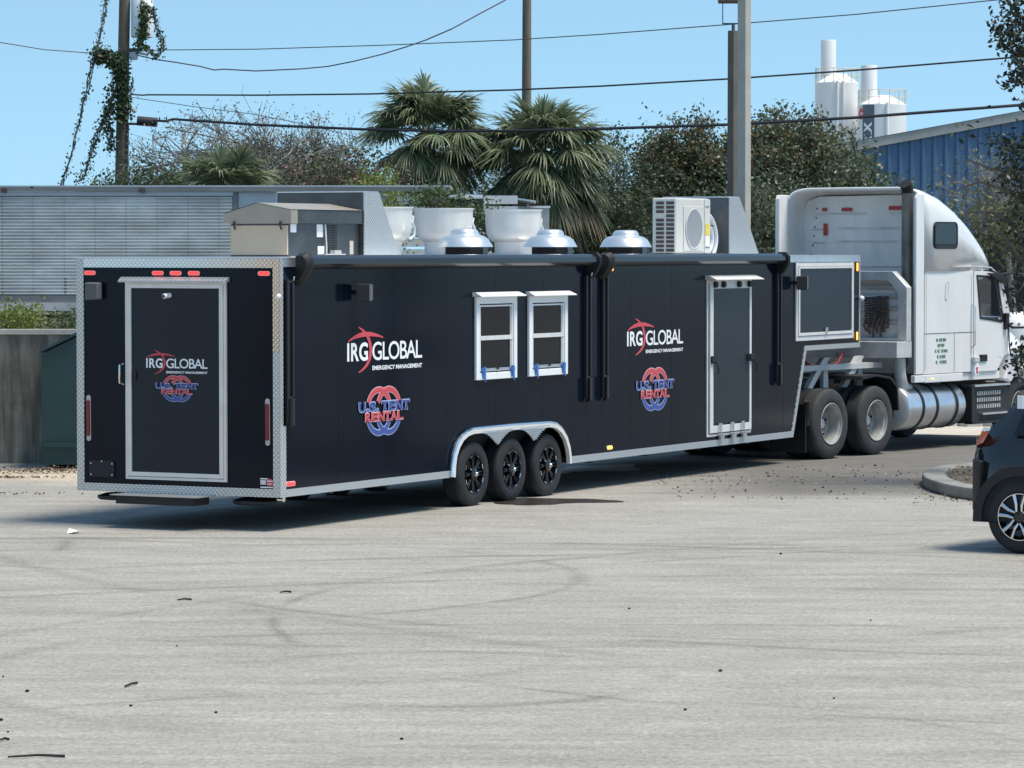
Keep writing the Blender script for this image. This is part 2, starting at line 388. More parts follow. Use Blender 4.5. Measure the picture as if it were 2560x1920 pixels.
def stain_wall_mat():
    m, n, l, b = new_mat('stained retaining concrete')
    b.inputs['Roughness'].default_value = .9
    tc = n.new('ShaderNodeTexCoord')
    def nz(sc, st, d=6):
        mp = n.new('ShaderNodeMapping'); mp.inputs['Scale'].default_value = st; l.new(tc.outputs['Object'], mp.inputs[0])
        t = n.new('ShaderNodeTexNoise'); t.inputs['Scale'].default_value = sc; t.inputs['Detail'].default_value = d; t.inputs['Roughness'].default_value = .65; l.new(mp.outputs[0], t.inputs[0]); return t.outputs[0]
    a = nz(3.2, (1.6, 1.6, .16)); c = nz(1.3, (1, 1, 1))
    r = n.new('ShaderNodeValToRGB'); r.color_ramp.elements[0].position = .36; r.color_ramp.elements[0].color = (.085, .085, .075, 1)
    r.color_ramp.elements[1].position = .66; r.color_ramp.elements[1].color = (.3, .28, .235, 1); l.new(a, r.inputs[0])
    r2 = n.new('ShaderNodeValToRGB'); r2.color_ramp.elements[0].color = (.6, .6, .6, 1); r2.color_ramp.elements[1].color = (1.3, 1.3, 1.25, 1); r2.color_ramp.elements[0].position = .3; r2.color_ramp.elements[1].position = .7; l.new(c, r2.inputs[0])
    mx = n.new('ShaderNodeMix'); mx.data_type = 'RGBA'; mx.blend_type = 'MULTIPLY'; mx.inputs[0].default_value = 1; l.new(r.outputs[0], mx.inputs[6]); l.new(r2.outputs[0], mx.inputs[7]); l.new(mx.outputs[2], b.inputs['Base Color'])
    bp = n.new('ShaderNodeBump'); bp.inputs['Strength'].default_value = .4; l.new(nz(14, (1, 1, .6)), bp.inputs['Height']); l.new(bp.outputs[0], b.inputs['Normal'])
    return m
M['concrete_old'] = stain_wall_mat()
M['coping'] = mat('pale concrete coping', (.42, .41, .37), .85, var=.15, vscale=4)
M['soil'] = mat('dark leafy soil', (.06, .055, .04), .95, c2=(.12, .1, .07), vscale=3, bump=.5, bscale=8)
yard = [(-70, 50.22), (-3.45, 50.22), (-1.1, 55.9), (3, 59.2), (3, 130), (-70, 130)]
tag(MB().prism(yard, 0.005, 1.76, 'z').build('raised_yard', M['soil']), kind='structure')
w = empty('retaining_wall', (-8, 50, 0))
tag(w, 'stained grey concrete retaining wall running behind the dumpster', 'wall')
MB().prism([(-62, 0), (4.6, 0), (4.6, .2), (-62, .2)], 0, 1.8, 'z').build('wall_face', M['concrete_old'], w)
MB().prism([(-62, -.04), (4.6, -.04), (4.6, .24), (-62, .24)], 1.8, 1.87, 'z').build('coping', M['coping'], w)
w2 = MB().prism([(-3.4, 50), (-1.0, 55.75), (3.1, 59.1), (3.1, 70), (2.95, 70), (2.95, 59.2), (-1.15, 55.9), (-3.6, 50.1)], 0, 1.85, 'z').build('yard_wall', M['concrete_old'])
tag(w2, 'concrete yard wall turning away behind the black trailer', 'wall')

# ------------------------------------------------------------------ black kitchen trailer
T = empty('kitchen_trailer', (-2.445, 37.94, 0), math.atan2(.8867, .4624))
tag(T, 'long glossy black gooseneck kitchen trailer with silver trim coupled behind the white truck', 'trailer')
W, L = 2.56, 16.2
def S(u, z, out=0.): return (u, -out, z)
def arc(cx, cz, r, a0, a1, n): return [(cx + r * math.cos(R(a0 + (a1 - a0) * i / n)), cz + r * math.sin(R(a0 + (a1 - a0) * i / n))) for i in range(n + 1)]
ARO = [(3.74, .372), (3.75, .5), (3.785, .63), (3.86, .74), (3.97, .83), (4.1, .88), (4.25, .902), (5.2, .905), (6.2, .893), (6.38, .87), (6.54, .8), (6.66, .7), (6.74, .57), (6.775, .45), (6.78, .372)]
side_poly = [(0, .37)] + ARO + [(13.742, .37), (14.205, 1.565), (16.2, 1.565), (16.2, 2.88), (0, 2.88)]
body = MB()
body.prism(side_poly, 0, .04); body.prism(side_poly, W - .04, W)
body.box(0.002, .04, .04, W - .04, .37, 2.878)
body.prism([(16.16, 1.567), (16.198, 1.567), (16.198, 2.878), (16.16, 2.878)], .04, W - .04)
body.prism([(13.70, .372), (13.74, .372), (14.2, 1.567), (14.16, 1.567)], .04, W - .04)
body.build('body', M['black'], T)
MB().box(.03, 16.17, .03, W - .03, 2.8, 2.872).build('roof', M['roof'], T)
uc = MB().box(.05, 3.74, .05, W - .05, .4, .44); uc.box(6.78, 13.6, .05, W - .05, .4, .44); uc.box(3.74, 6.78, .3, W - .3, .4, .44)
uc.box(3.76, 6.76, .28, .3, .44, 1.0).box(3.76, 6.76, W - .3, W - .28, .44, 1.0).box(3.7, 6.8, .04, .3, .95, 1.0)
uc.box(14.2, 16.1, .05, W - .05, 1.59, 1.63)
for u_ in (1.2, 2.4, 7.6, 9.2, 10.8, 12.4): uc.box(u_, u_ + .08, .1, W - .1, .33, .4)
for v_ in (.55, 1.95): uc.box(.3, 13.6, v_, v_ + .08, .31, .4)
for i in range(3):
    uc.tube([(4.367 + i * .95, .2, .36), (4.367 + i * .95, W - .2, .36)], .045, 10)
uc.build('underframe', M['chassis'], T)
for k in range(1, 13):
    u_ = 1.22 * k
    if 3.7 < u_ < 6.8: MB().box(u_ - .005, u_ + .005, -.0012, 0.001, .95, 2.78).build('panel_seam', M['black'], T)
    elif u_ < 13.7: MB().box(u_ - .005, u_ + .005, -.0012, 0.001, .46, 2.78).build('panel_seam', M['black'], T)
# silver trims
def edge_box(name, m, *b, mat_=None): return MB().box(*b).build(name, m, T)
def strip_along(pts, w_, y0, y1):
    """a flat strip of width w_ lying inside (left of) a 2D path"""
    out = []
    for i, p in enumerate(pts):
        a = Vector(pts[max(i - 1, 0)]); c = Vector(pts[min(i + 1, len(pts) - 1)]); d = (c - a).normalized()
        out.append((p[0] - d.y * w_, p[1] + d.x * w_))
    mb = MB(); n = len(pts)
    vs = [(a, t, b) for t in (y0, y1) for Lp in (pts, out) for a, b in Lp]
    fs = []
    for i in range(n - 1):
        fs += [(i, i + 1, n + i + 1, n + i), (2 * n + i, 3 * n + i, 3 * n + i + 1, 2 * n + i + 1), (i, 2 * n + i, 2 * n + i + 1, i + 1), (n + i, n + i + 1, 3 * n + i + 1, 3 * n + i)]
    fs += [(0, n, 3 * n, 2 * n), (n - 1, 3 * n - 1, 4 * n - 1, 2 * n - 1)]
    return mb.add(vs, fs)
for ys in ((-.012, 0.0), (W, W + .012)):
    t1 = MB().box(.102, 3.73, ys[0], ys[1], .365, .445); t1.build('bottom_trim', M['plate_side'], T)
    MB().box(6.79, 13.70, ys[0], ys[1], .365, .45).build('bottom_trim', M['plate_side'], T)
    MB().prism([(13.70, .365), (13.745, .365), (14.21, 1.56), (16.21, 1.56), (16.21, 1.63), (14.16, 1.63), (13.70, .45)], ys[0], ys[1]).build('gooseneck_trim', M['plate'], T)
    MB().box(16.165, 16.21, ys[0], ys[1], 1.632, 2.88).build('front_corner_trim', M['plate'], T)
    MB().box(.05, 16.165, ys[0], ys[1], 2.8, 2.885).build('roof_edge_trim', M['alu'], T)
    MB().box(-.015, .045, ys[0], ys[1], .365, 2.885).build('corner_trim', M['plate'], T)
    MB().box(.047, .1, ys[0], ys[1], .365, 1.12).build('corner_guard', M['plate'], T)
MB().box(-.015, 0, .082, W - .082, 2.79, 2.885).build('rear_top_trim', M['plate_pol'], T)
MB().box(-.015, 0, .082, W - .082, .365, .452).build('rear_bottom_trim', M['plate'], T)
MB().box(-.015, 0, 0.001, .08, 1.9, 2.885).build('rear_corner_trim', M['plate_pol'], T)
MB().box(-.015, 0, 0.001, .08, .365, 1.898).build('rear_corner_trim', M['plate'], T)
MB().box(-.015, 0, W - .08, W - .001, .365, 2.885).build('rear_corner_trim', M['plate'], T)
MB().box(-.02, 16.2, -.015, W + .015, 2.886, 2.9).build('roof_cap_rail', M['alu'], T)
# fender: rolled lip plus scalloped skirt between the wheels
lip = MB().tube([S(a, b, .03) for a, b in ARO], .022, 8); lip.build('fender_lip', M['chrome'], T, smooth=True)
strip_along(ARO[::-1], .055, -.05, -.001).build('fender_band', M['alu_frame'], T)
def scal():
    pts = []
    for i in range(41):
        a = 3.86 + (6.70 - 3.86) * i / 40
        # three scallop tops at the axles
        d = min(abs(a - c) for c in (4.367, 5.317, 6.267))
        z = .845 - .165 * min(1, (d / .475)) ** 2.6 if 4.367 < a < 6.267 else .845 - .012 * (d / .475) ** 2
        pts.append((a, z))
    return pts
sc = scal(); sk = MB(); top_z = lambda a: np.interp(a, [3.86, 3.97, 4.1, 4.25, 5.2, 6.2, 6.38, 6.54, 6.7], [.70, .80, .85, .875, .88, .87, .85, .78, .62])
vs, fs = [], []
for i, (a, z) in enumerate(sc):
    tz = max(float(top_z(a)), z * 1.0 if 4.1 < a < 6.4 else float(top_z(a))); zz = min(z, tz - .002)
    vs += [S(a, zz, .046), S(a, tz, .046), S(a, zz, .03), S(a, tz, .03)]
for i in range(len(sc) - 1):
    o = i * 4; fs += [(o, o + 4, o + 5, o + 1), (o + 2, o + 3, o + 7, o + 6), (o, o + 2, o + 6, o + 4), (o + 1, o + 5, o + 7, o + 3)]
sk.add(vs, fs).build('fender_skirt', M['plate_side'], T)
ribs = MB()
for k in range(7):
    z = .86 - k * .024
    for (a0, a1) in ((4.45, 5.22), (5.4, 6.18)):
        c_ = (a0 + a1) / 2; hw = (a1 - a0) / 2 * max(.12, (1 - (k / 7.5) ** .75)); ribs.box(c_ - hw, c_ + hw, -.051, -.046, z - .005, z + .004)
tag(ribs.build('fender_ribs', M['alu'], T), kind='stuff')

# trailer wheels
def tyre_mesh(r, w_, rim, dusty=False, tread=40, name='tyre', m=None, parent=None, sign=-1):
    """tyre lying on the y axis, outer face at y=0, going inwards to y=w_"""
    pr = [(rim, .012), (rim + .012, .002), (rim + (r - rim) * .35, -.004), (r * .93, .004), (r * .975, .02), (r, .05)]
    ng = 5; gw = (w_ - .1) / ng
    for i in range(ng):
        y = .05 + i * gw
        pr += [(r, y + gw * .2), (r, y + gw * .8)]
        if i < ng - 1: pr += [(r - .012, y + gw * .84), (r - .012, y + gw * 1.16)]
    pr += [(r, w_ - .05), (r * .975, w_ - .02), (r * .93, w_ - .004), (rim, w_)]
    mb = MB().lathe(pr, (0, 0, 0), 'y', 56)
    mb.f = [f for f in mb.f if len(f) == 4]
    return mb.build(name, m or M['tyre'], parent, smooth=True)
def trailer_wheel(u, side_y, flip):
    h = MB().lathe([(.075, .03), (.075, -.0), (.06, -.012), (0.0001, -.014)], (0, 0, 0), 'y', 20)
    hub = h.build('wheel', M['rim_black'], T, smooth=True, loc=(u, side_y, .372), rot=(0, 0, math.pi if flip else 0))
    tyre_mesh(.384, .235, .224, parent=hub)
    rim = MB().lathe([(.227, -.004), (.219, .0), (.215, .02), (.2, .1), (.17, .18), (.04, .19)], (0, 0, 0), 'y', 48); rim.f = [f for f in rim.f if len(f) == 4]
    rim.build('rim', M['rim_black'], hub, smooth=True)
    sp = MB()
    for k in range(8):
        a = 2 * math.pi * k / 8
        for da in (-.1, .1):
            p0 = (.065 * math.cos(a), .025, .065 * math.sin(a)); p1 = (.218 * math.cos(a + da), .02, .218 * math.sin(a + da))
            sp.tube([p0, p1], [.014, .011], 5)
    sp.build('spokes', M['rim_black'], hub)
    tips = MB()
    for k in range(8):
        a = 2 * math.pi * (k + .5) / 8
        tips.tube([(.217 * math.cos(a + t), .0, .217 * math.sin(a + t)) for t in (-.13, 0, .13)], .0065, 5)
    tips.build('machined_edge', M['chrome'], hub)
    MB().lathe([(.026, .0), (.028, -.03), (.02, -.042), (.0001, -.044)], (0, 0, 0), 'y', 16).build('hub_cap', M['chrome'], hub, smooth=True)
    return hub
wh0 = trailer_wheel(4.367, .012, False)
whf = trailer_wheel(4.367, W - .012, True)
for k in (1, 2):
    copy_tree(wh0, T, (4.367 + .95 * k, .012, .372)); copy_tree(whf, T, (4.367 + .95 * k, W - .012, .372))

# lettering and emblems: flat print laid on the panels
class Decal:
    def __init__(s, side, root): s.side = side; s.root = root
    def P(s, a, z, out): return (a, -out, z) if s.side else (-out, a, z)
    def mesh(s, pts2, fs, out): return MB().add([s.P(a, z, out) for a, z in pts2], fs)
def strip2(path, w0, w1=None):
    """2D ribbon along a path, width tapering to both ends"""
    n = len(path); L_, R_ = [], []
    for i, p in enumerate(path):
        a = Vector(path[max(i - 1, 0)]); c = Vector(path[min(i + 1, n - 1)]); d = (c - a).normalized()
        t = i / (n - 1); wd = (w0 if w1 is None else w0 * math.sin(math.pi * (.06 + .88 * t)) + w1) / 2
        L_.append((p[0] - d.y * wd, p[1] + d.x * wd)); R_.append((p[0] + d.y * wd, p[1] - d.x * wd))
    return L_ + R_, [(i, i + 1, n + i + 1, n + i) for i in range(n - 1)]
def bez(p0, p1, p2, n=16):
    return [((1 - t) ** 2 * p0[0] + 2 * (1 - t) * t * p1[0] + t * t * p2[0], (1 - t) ** 2 * p0[1] + 2 * (1 - t) * t * p1[1] + t * t * p2[1]) for t in [i / n for i in range(n + 1)]]
def logo_irg(D, a0, z0, w_, h_, sgn=1, off=0.004):
    """a0,z0: lower left of IRG; w_: full width; h_: cap height. sgn -1 on the rear, where right is towards smaller d"""
    X = lambda x: a0 + sgn * x
    g1, f1 = text_mesh('IRG', w_ * .27, h_, .028, 1.08)
    base = D.mesh([(X(x), z0 + y) for x, y in g1], f1, off).build('logo', M['white_print'], D.root)
    g2, f2 = text_mesh('GLOBAL', w_ * .672, h_, .008, .88)
    D.mesh([(X(x + w_ * .328), z0 + y) for x, y in g2], f2, off).build('lettering', M['white_print'], base)
    g3, f3 = text_mesh('EMERGENCY MANAGEMENT', w_ * .672, h_ * .235, .03)
    D.mesh([(X(x + w_ * .328), z0 - h_ * .52 + y) for x, y in g3], f3, off).build('lettering', M['white_print'], base)
    p, f = strip2(bez((w_ * .145, h_ * 1.82), (w_ * .30, h_ * 1.42), (w_ * .306, h_ * .55), 14) + bez((w_ * .306, h_ * .55), (w_ * .30, -h_ * .25), (w_ * .145, -h_ * .60), 14)[1:], w_ * .034, .002)
    D.mesh([(X(x), z0 + y) for x, y in p], f, off + .002).build('arc', M['red_print'], base)
    p, f = strip2(bez((w_ * .005, h_ * 1.06), (w_ * .20, h_ * 1.72), (w_ * .47, h_ * 1.22), 18), w_ * .03, .002)
    D.mesh([(X(x), z0 + y) for x, y in p], f, off + .0035).build('arc', M['red_print'], base)
    return base
def slab(body, w_, h_, bold):
    """text with small slab serifs"""
    g, f = text_mesh(body, w_, h_, bold)
    return g, f
def logo_tent(D, ac, zc, hw, hh, w1, w2, sgn=1, off=.004):
    """two interlocked rings, red above and blue below, with two lines of slab lettering across"""
    X = lambda x: ac + sgn * x
    base = None
    rx, rz, cx0, sw = hw * .62, hh * .86, hw * .26, min(hw, hh) * .27
    for layer, (k_, mt, mb_) in enumerate(((1., M['pink_print'], M['pale_print']), (.7, M['red_print'], M['blue_print']))):
        for k, cx in enumerate((-cx0, cx0)):
            for (a0, a1, mm) in ((25, 155, mt), (206, 334, mb_)):
                path = [(cx + rx * math.cos(R(a0 + (a1 - a0) * i / 24)), rz * math.sin(R(a0 + (a1 - a0) * i / 24))) for i in range(25)]
                p, f = strip2(path, sw * k_)
                o = D.mesh([(X(x), zc + y) for x, y in p], f, off + layer * .003 + k * .0008).build('logo' if base is None else 'ring', mm, base or D.root)
                if base is None: base = o
    for txt, w_, z_, h_, m1, m2 in (('U.S. TENT', w1, .02 * hh, .36 * hh, M['pale_print'], M['blue_print']), ('RENTAL', w2, -.37 * hh, .32 * hh, M['pink_print'], M['red_print'])):
        for layer, (bo, mm, gr) in enumerate(((.05, m1, .02), (.03, m2, 0.))):
            g, f = slab_text(txt, w_, h_, bo, .016 * (w1 / .6) ** .5 if layer == 0 else 0.)
            D.mesh([(X(x - w_ / 2), zc + z_ + y) for x, y in g], f, off + .008 + layer * .002).build('lettering', mm, base)
    return base
DS, DR = Decal(True, T), Decal(False, T)
logo_irg(DS, 1.40, 1.76, 1.68, .205); logo_tent(DS, 2.205, 1.195, .42, .277, 1.15, .86)
logo_irg(DS, 8.42, 1.757, 1.68, .19); logo_tent(DS, 9.24, 1.192, .42, .28, 1.13, .85)

# rear door
def part(name, m, mb, parent=T, **k): return mb.build(name, m, parent, **k)
rd = part('rear_door', M['door_black'], MB().box(-.022, -.002, .735, 1.855, .578, 2.595))
part('door_frame', M['alu_frame'], MB().frame(.655, 1.93, .51, 2.64, .028, -.03, -.002, 'x'), rd)
part('door_frame', M['alu_frame'], MB().frame(.688, 1.897, .545, 2.615, .045, -.04, -.002, 'x'), rd)
part('rain_hood', M['plate'], MB().prism([(-.002, 2.69), (-.002, 2.642), (-.085, 2.632), (-.085, 2.65), (-.03, 2.69)], .62, 1.985, 'y'), rd)
hd = [(-.04, 1.95, 1.755), (-.1, 1.955, 1.74), (-.11, 1.955, 1.64), (-.1, 1.955, 1.545), (-.04, 1.95, 1.53)]
part('door_handle', M['chrome'], MB().tube(hd, .011, 8), rd, smooth=True)
part('door_latch', M['matte_black'], MB().box(-.04, -.022, 1.79, 1.835, 1.58, 1.665), rd)
part('camera', M['white_frame'], MB().tube([(-.022, 1.36, 2.495), (-.11, 1.385, 2.485)], .027, 12), rd, smooth=True)
part('camera_lens', M['matte_black'], MB().tube([(-.111, 1.3855, 2.485), (-.114, 1.386, 2.485)], .017, 12), rd)
DR2 = Decal(False, T)
logo_irg(DR2, 1.665, 1.712, .778, .105, -1, .026); logo_tent(DR2, 1.27, 1.495, .197, .143, .535, .39, -1, .026)
part('hatch', M['door_black'], MB().box(-.014, -.002, 2.09, 2.42, .515, .70), bevel=.006)
hs = MB()
for y, z in ((2.115, .545), (2.115, .665), (2.39, .545), (2.39, .665), (2.25, .69)): hs.tube([(-.014, y, z), (-.02, y, z)], .008, 8)
part('hatch_screws', M['chrome'], hs)
part('speaker', M['speaker'], MB().add([(-.02, 2.23, 2.44), (-.02, 2.23, 2.63), (-.10, 2.25, 2.62), (-.10, 2.25, 2.45), (-.02, 2.40, 2.44), (-.02, 2.40, 2.63), (-.11, 2.40, 2.625), (-.11, 2.40, 2.435)], [(0, 1, 2, 3), (4, 7, 6, 5), (1, 5, 6, 2), (0, 3, 7, 4), (2, 6, 7, 3), (0, 4, 5, 1)]), bevel=.012)
def oval_lamp(name, m, c, axis, l_, h_, dep=.018, parent=T):
    r = h_ / 2; n = 8; loop = [(l_ / 2 - r + r * math.cos(R(-90 + 180 * i / n)), r * math.sin(R(-90 + 180 * i / n))) for i in range(n + 1)]
    loop += [(-a, -b) for a, b in loop]
    out = [(a * 1.12 + (.004 if a > 0 else -.004), b * 1.3) for a, b in loop]
    mk = lambda Lp, t: [((c[0] + a, -t, c[1] + b) if axis == 'side' else (-t, c[0] + a, c[1] + b)) for a, b in Lp]
    o = MB().loft([mk(out, .001), mk(out, .008), mk(loop, .0085)], True, True).build(name, M['clear_lens'], parent)
    MB().loft([mk(loop, .009), mk([(a * .97, b * .9) for a, b in loop], dep), mk([(a * .8, b * .6) for a, b in loop], dep + .004)], True, True).build('lens', m, o, smooth=True)
    return o
for d in (2.40, 1.525, 1.298, 1.068, .193): oval_lamp('marker_lamp', M['red_lamp'], (d, 2.731), 'rear', .13, .038)
oval_lamp('side_marker', M['red_lamp'], (.2, .5), 'side', .16, .042)
oval_lamp('side_marker', M['amber_lamp'], (7.945, 2.732), 'side', .11, .035); oval_lamp('side_marker', M['amber_lamp'], (7.915, .505), 'side', .13, .042)
def vlamp(m, a, z0, z1, side, name='tail_lamp', wd=.045, m0='clear_lens'):
    zc, h = (z0 + z1) / 2, (z1 - z0) / 2; lo = [(wd / 2 * math.cos(R(x)), (h - wd / 2) * (1 if x < 180 else -1) + wd / 2 * math.sin(R(x))) for x in range(0, 360, 20)]
    mk = lambda k, t: [((a + p * k, -t, zc + q * (k if k > 1 else .98)) if side else (-t, a + p * k, zc + q * (k if k > 1 else .98))) for p, q in lo]
    o = MB().loft([mk(1.25, .001), mk(1.25, .008), mk(1., .009)]).build(name, M[m0], T)
    MB().loft([mk(.99, .0095), mk(.85, .022), mk(.5, .027)]).build('lens', m, o, smooth=True)
vlamp(M['red_lens'], 2.425, .955, 1.355, False); vlamp(M['red_lens'], .153, .96, 1.36, False)
vlamp(M['amber_lamp'], 16.08, 2.665, 2.785, True, 'front_marker', .035, 'matte_black'); vlamp(M['amber_lamp'], 16.08, 1.665, 1.785, True, 'front_marker', .035, 'matte_black')
# rating stickers at the rear corner
st = part('sticker', M['dirty_white'], MB().box(-.004, -.001, .178, .245, .497, .545))
part('sticker', M['white_print'], MB().box(-.0045, -.001, .155, .246, .553, .565))
part('sticker', M['white_print'], MB().box(-.0045, -.001, .09, .245, .463, .476))
st = part('sticker', M['red_print'], MB().prism([(.09, .485), (.168, .485), (.168, .545), (.13, .568), (.09, .545)], -.004, -.001, 'x'))
part('print', M['white_print'], MB().box(-.0055, -.0045, .092, .166, .53, .541), st); part('print', M['pink_print'], MB().box(-.0055, -.0045, .1, .158, .496, .516), st)
# entry step and jack pads under the tail
sp = part('entry_step', M['plate'], MB().box(-.34, .02, .82, 1.93, .352, .362))
part('step_box', M['matte_black'], MB().box(-.3, .02, .9, 1.88, .262, .352), sp)
for v_ in (.42, 2.15): part('jack_pad', M['matte_black'], MB().lathe([(.26, .27), (.28, .285), (.28, .31), (.2, .335), (.05, .34), (.05, .42)], (.25, v_, 0), 'z', 24))
part('skid_wheel', M['chrome'], MB().tube([(.12, .03, .34), (.12, .1, .34)], .03, 12))
ball = part('side_light', M['white_frame'], MB().lathe([(.0001, -.03), (.022, -.02), (.03, 0), (.022, .02), (.0001, .03)], (-.03, .0, 2.49), 'z', 12), smooth=True)

# windows
def window(u0, u1, z0, z1):
    f = part('window', M['white_frame'], MB().frame(u0, u1, z0, z1, .082, -.035, -.001), bevel=.006)
    part('inner_frame', M['white_frame'], MB().frame(u0 + .097, u1 - .097, z0 + .097, z1 - .097, .018, -.026, -.001), f)
    part('pane', M['glass'], MB().box(u0 + .117, u1 - .117, -.012, -.003, z0 + .51, z1 - .117), f)
    part('pane', M['glass'], MB().box(u0 + .117, u1 - .117, -.01, -.003, z0 + .117, z0 + .465), f)
    part('sash_rail', M['alu_frame'], MB().box(u0 + .1, u1 - .1, -.03, -.004, z0 + .462, z0 + .512), f)
    part('sash_jamb', M['grime'], MB().box(u1 - .16, u1 - .117, -.022, -.013, z0 + .1, z1 - .117), f)
    part('latch_bar', M['alu'], MB().box(u0 + .12, u1 - .12, -.04, -.027, z0 + .118, z0 + .134), f)
    part('rain_hood', M['plate'], MB().prism([(-.001, z1 + .055), (-.001, z1 + .003), (-.10, z1 - .012), (-.10, z1 + .004), (-.035, z1 + .055)], u0 - .04, u1 + .03, 'x'), f) if False else \
        part('rain_hood', M['white_frame'], MB().add([(u0 - .04, -.001, z1 + .055), (u1 + .03, -.001, z1 + .055), (u0 - .04, -.04, z1 + .055), (u1 + .03, -.04, z1 + .055), (u0 - .06, -.13, z1 + .012), (u1 + .05, -.13, z1 + .012), (u0 - .06, -.13, z1 + .002), (u1 + .05, -.13, z1 + .002), (u0 - .04, -.001, z1 + .004), (u1 + .03, -.001, z1 + .004)],
        [(0, 1, 3, 2), (2, 3, 5, 4), (4, 5, 7, 6), (6, 7, 9, 8), (0, 2, 4, 6, 8), (1, 9, 7, 5, 3)]), f)
    for uu in (u0 + .16, u1 - .14):
        part('blue_clip', M['blue_clip'], MB().box(uu - .045, uu + .045, -.055, -.03, z0 + .09, z0 + .13).box(uu - .02, uu + .02, -.065, -.036, z0 + .02, z0 + .15).tube([(uu, -.06, z0 + .03), (uu + .01, -.06, z0 - .02)], .012, 6), f)
    part('latch', M['matte_black'], MB().box((u0 + u1) / 2 - .02, (u0 + u1) / 2 + .02, -.05, -.03, z0 + .115, z0 + .14), f)
    return f
window(4.335, 5.36, 1.463, 2.43); window(5.675, 6.70, 1.463, 2.425)
# side serving door
sd = part('side_door', M['door_black'], MB().box(11.0, 12.19, -.02, -.001, .642, 2.46))
part('door_jamb', M['alu_frame'], MB().frame(10.83, 12.265, .50, 2.575, .03, -.018, -.001), sd)
part('door_frame', M['alu_frame'], MB().ring([(10.90, .545), (12.25, .545), (12.25, 2.572), (10.90, 2.572)], [(11.0, .64), (12.19, .64), (12.19, 2.46), (11.0, 2.46)], -.034, -.002), sd, bevel=.004)
part('rain_hood', M['alu_frame'], MB().add([(10.80, -.001, 2.64), (12.33, -.001, 2.64), (10.80, -.04, 2.64), (12.33, -.04, 2.64), (10.78, -.17, 2.585), (12.36, -.17, 2.585), (10.78, -.17, 2.575), (12.36, -.17, 2.575), (10.80, -.001, 2.58), (12.33, -.001, 2.58)], [(0, 1, 3, 2), (2, 3, 5, 4), (4, 5, 7, 6), (6, 7, 9, 8), (0, 2, 4, 6, 8), (1, 9, 7, 5, 3)]), sd)
for uu in (11.03, 11.29, 11.80, 12.14): part('bumper_knob', M['matte_black'], MB().lathe([(.045, -.034), (.04, -.075), (.0001, -.08)], (uu, 0, 2.515), 'y', 14), sd, smooth=True)
for uu in (10.965, 12.225): part('door_handle', M['matte_black'], MB().box(uu - .06, uu + .06, -.06, -.034, 1.47, 1.57).tube([(uu + .02, -.07, 1.5), (uu + .05, -.1, 1.42), (uu + .06, -.09, 1.33)], .012, 6), sd, bevel=.005)
for uu in (11.19, 11.58, 11.93):
    part('cam_latch', M['alu'], MB().box(uu - .045, uu + .045, -.06, -.034, .55, .67).box(uu - .03, uu + .14, -.1, -.06, .515, .535).box(uu + .0, uu + .12, -.06, -.02, .455, .515), sd, bevel=.004)
# front compartment door
cd = part('compartment_door', M['door_black'], MB().box(13.925, 15.83, -.02, -.001, 1.81, 2.715))
part('door_frame', M['alu_frame'], MB().ring([(13.81, 1.70), (15.925, 1.70), (15.925, 2.795), (13.81, 2.795)], [(13.87, 1.765), (15.88, 1.765), (15.88, 2.745), (13.87, 2.745)], -.026, -.001), cd, bevel=.004)
part('door_frame', M['alu_frame'], MB().ring([(13.876, 1.772), (15.876, 1.772), (15.876, 2.74), (13.876, 2.74)], [(13.92, 1.812), (15.832, 1.812), (15.832, 2.712), (13.92, 2.712)], -.038, -.001), cd)
part('door_latch', M['chrome'], MB().box(14.82, 14.90, -.06, -.02, 1.80, 1.875), cd, bevel=.008)
part('hinge_rail', M['alu'], MB().box(13.86, 15.89, -.03, -.001, 2.80, 2.82), cd)
part('side_light', M['white_frame'], MB().lathe([(.0001, -.04), (.03, -.028), (.04, 0), (.03, .028), (.0001, .04)], (16.18, -.045, 2.27), 'z', 14), smooth=True)
# box speakers on brackets
def speaker(u):
    o = part('speaker', M['matte_black'], MB().add([(u - .05, -.08, 2.42), (u - .05, -.08, 2.61), (u + .02, -.21, 2.615), (u + .02, -.21, 2.415), (u + .13, -.07, 2.43), (u + .13, -.07, 2.60), (u + .17, -.17, 2.61), (u + .17, -.17, 2.42)], [(0, 3, 2, 1), (4, 5, 6, 7), (0, 1, 5, 4), (3, 7, 6, 2), (1, 2, 6, 5), (0, 4, 7, 3)]), bevel=.012)
    part('grille', M['speaker'], MB().add([(u + .022, -.214, 2.425), (u + .022, -.214, 2.605), (u + .165, -.176, 2.6), (u + .165, -.176, 2.43)], [(0, 1, 2, 3)]), o)
    part('bracket', M['matte_black'], MB().box(u + .02, u + .07, -.09, -.001, 2.49, 2.54), o)
speaker(1.50); speaker(13.72)
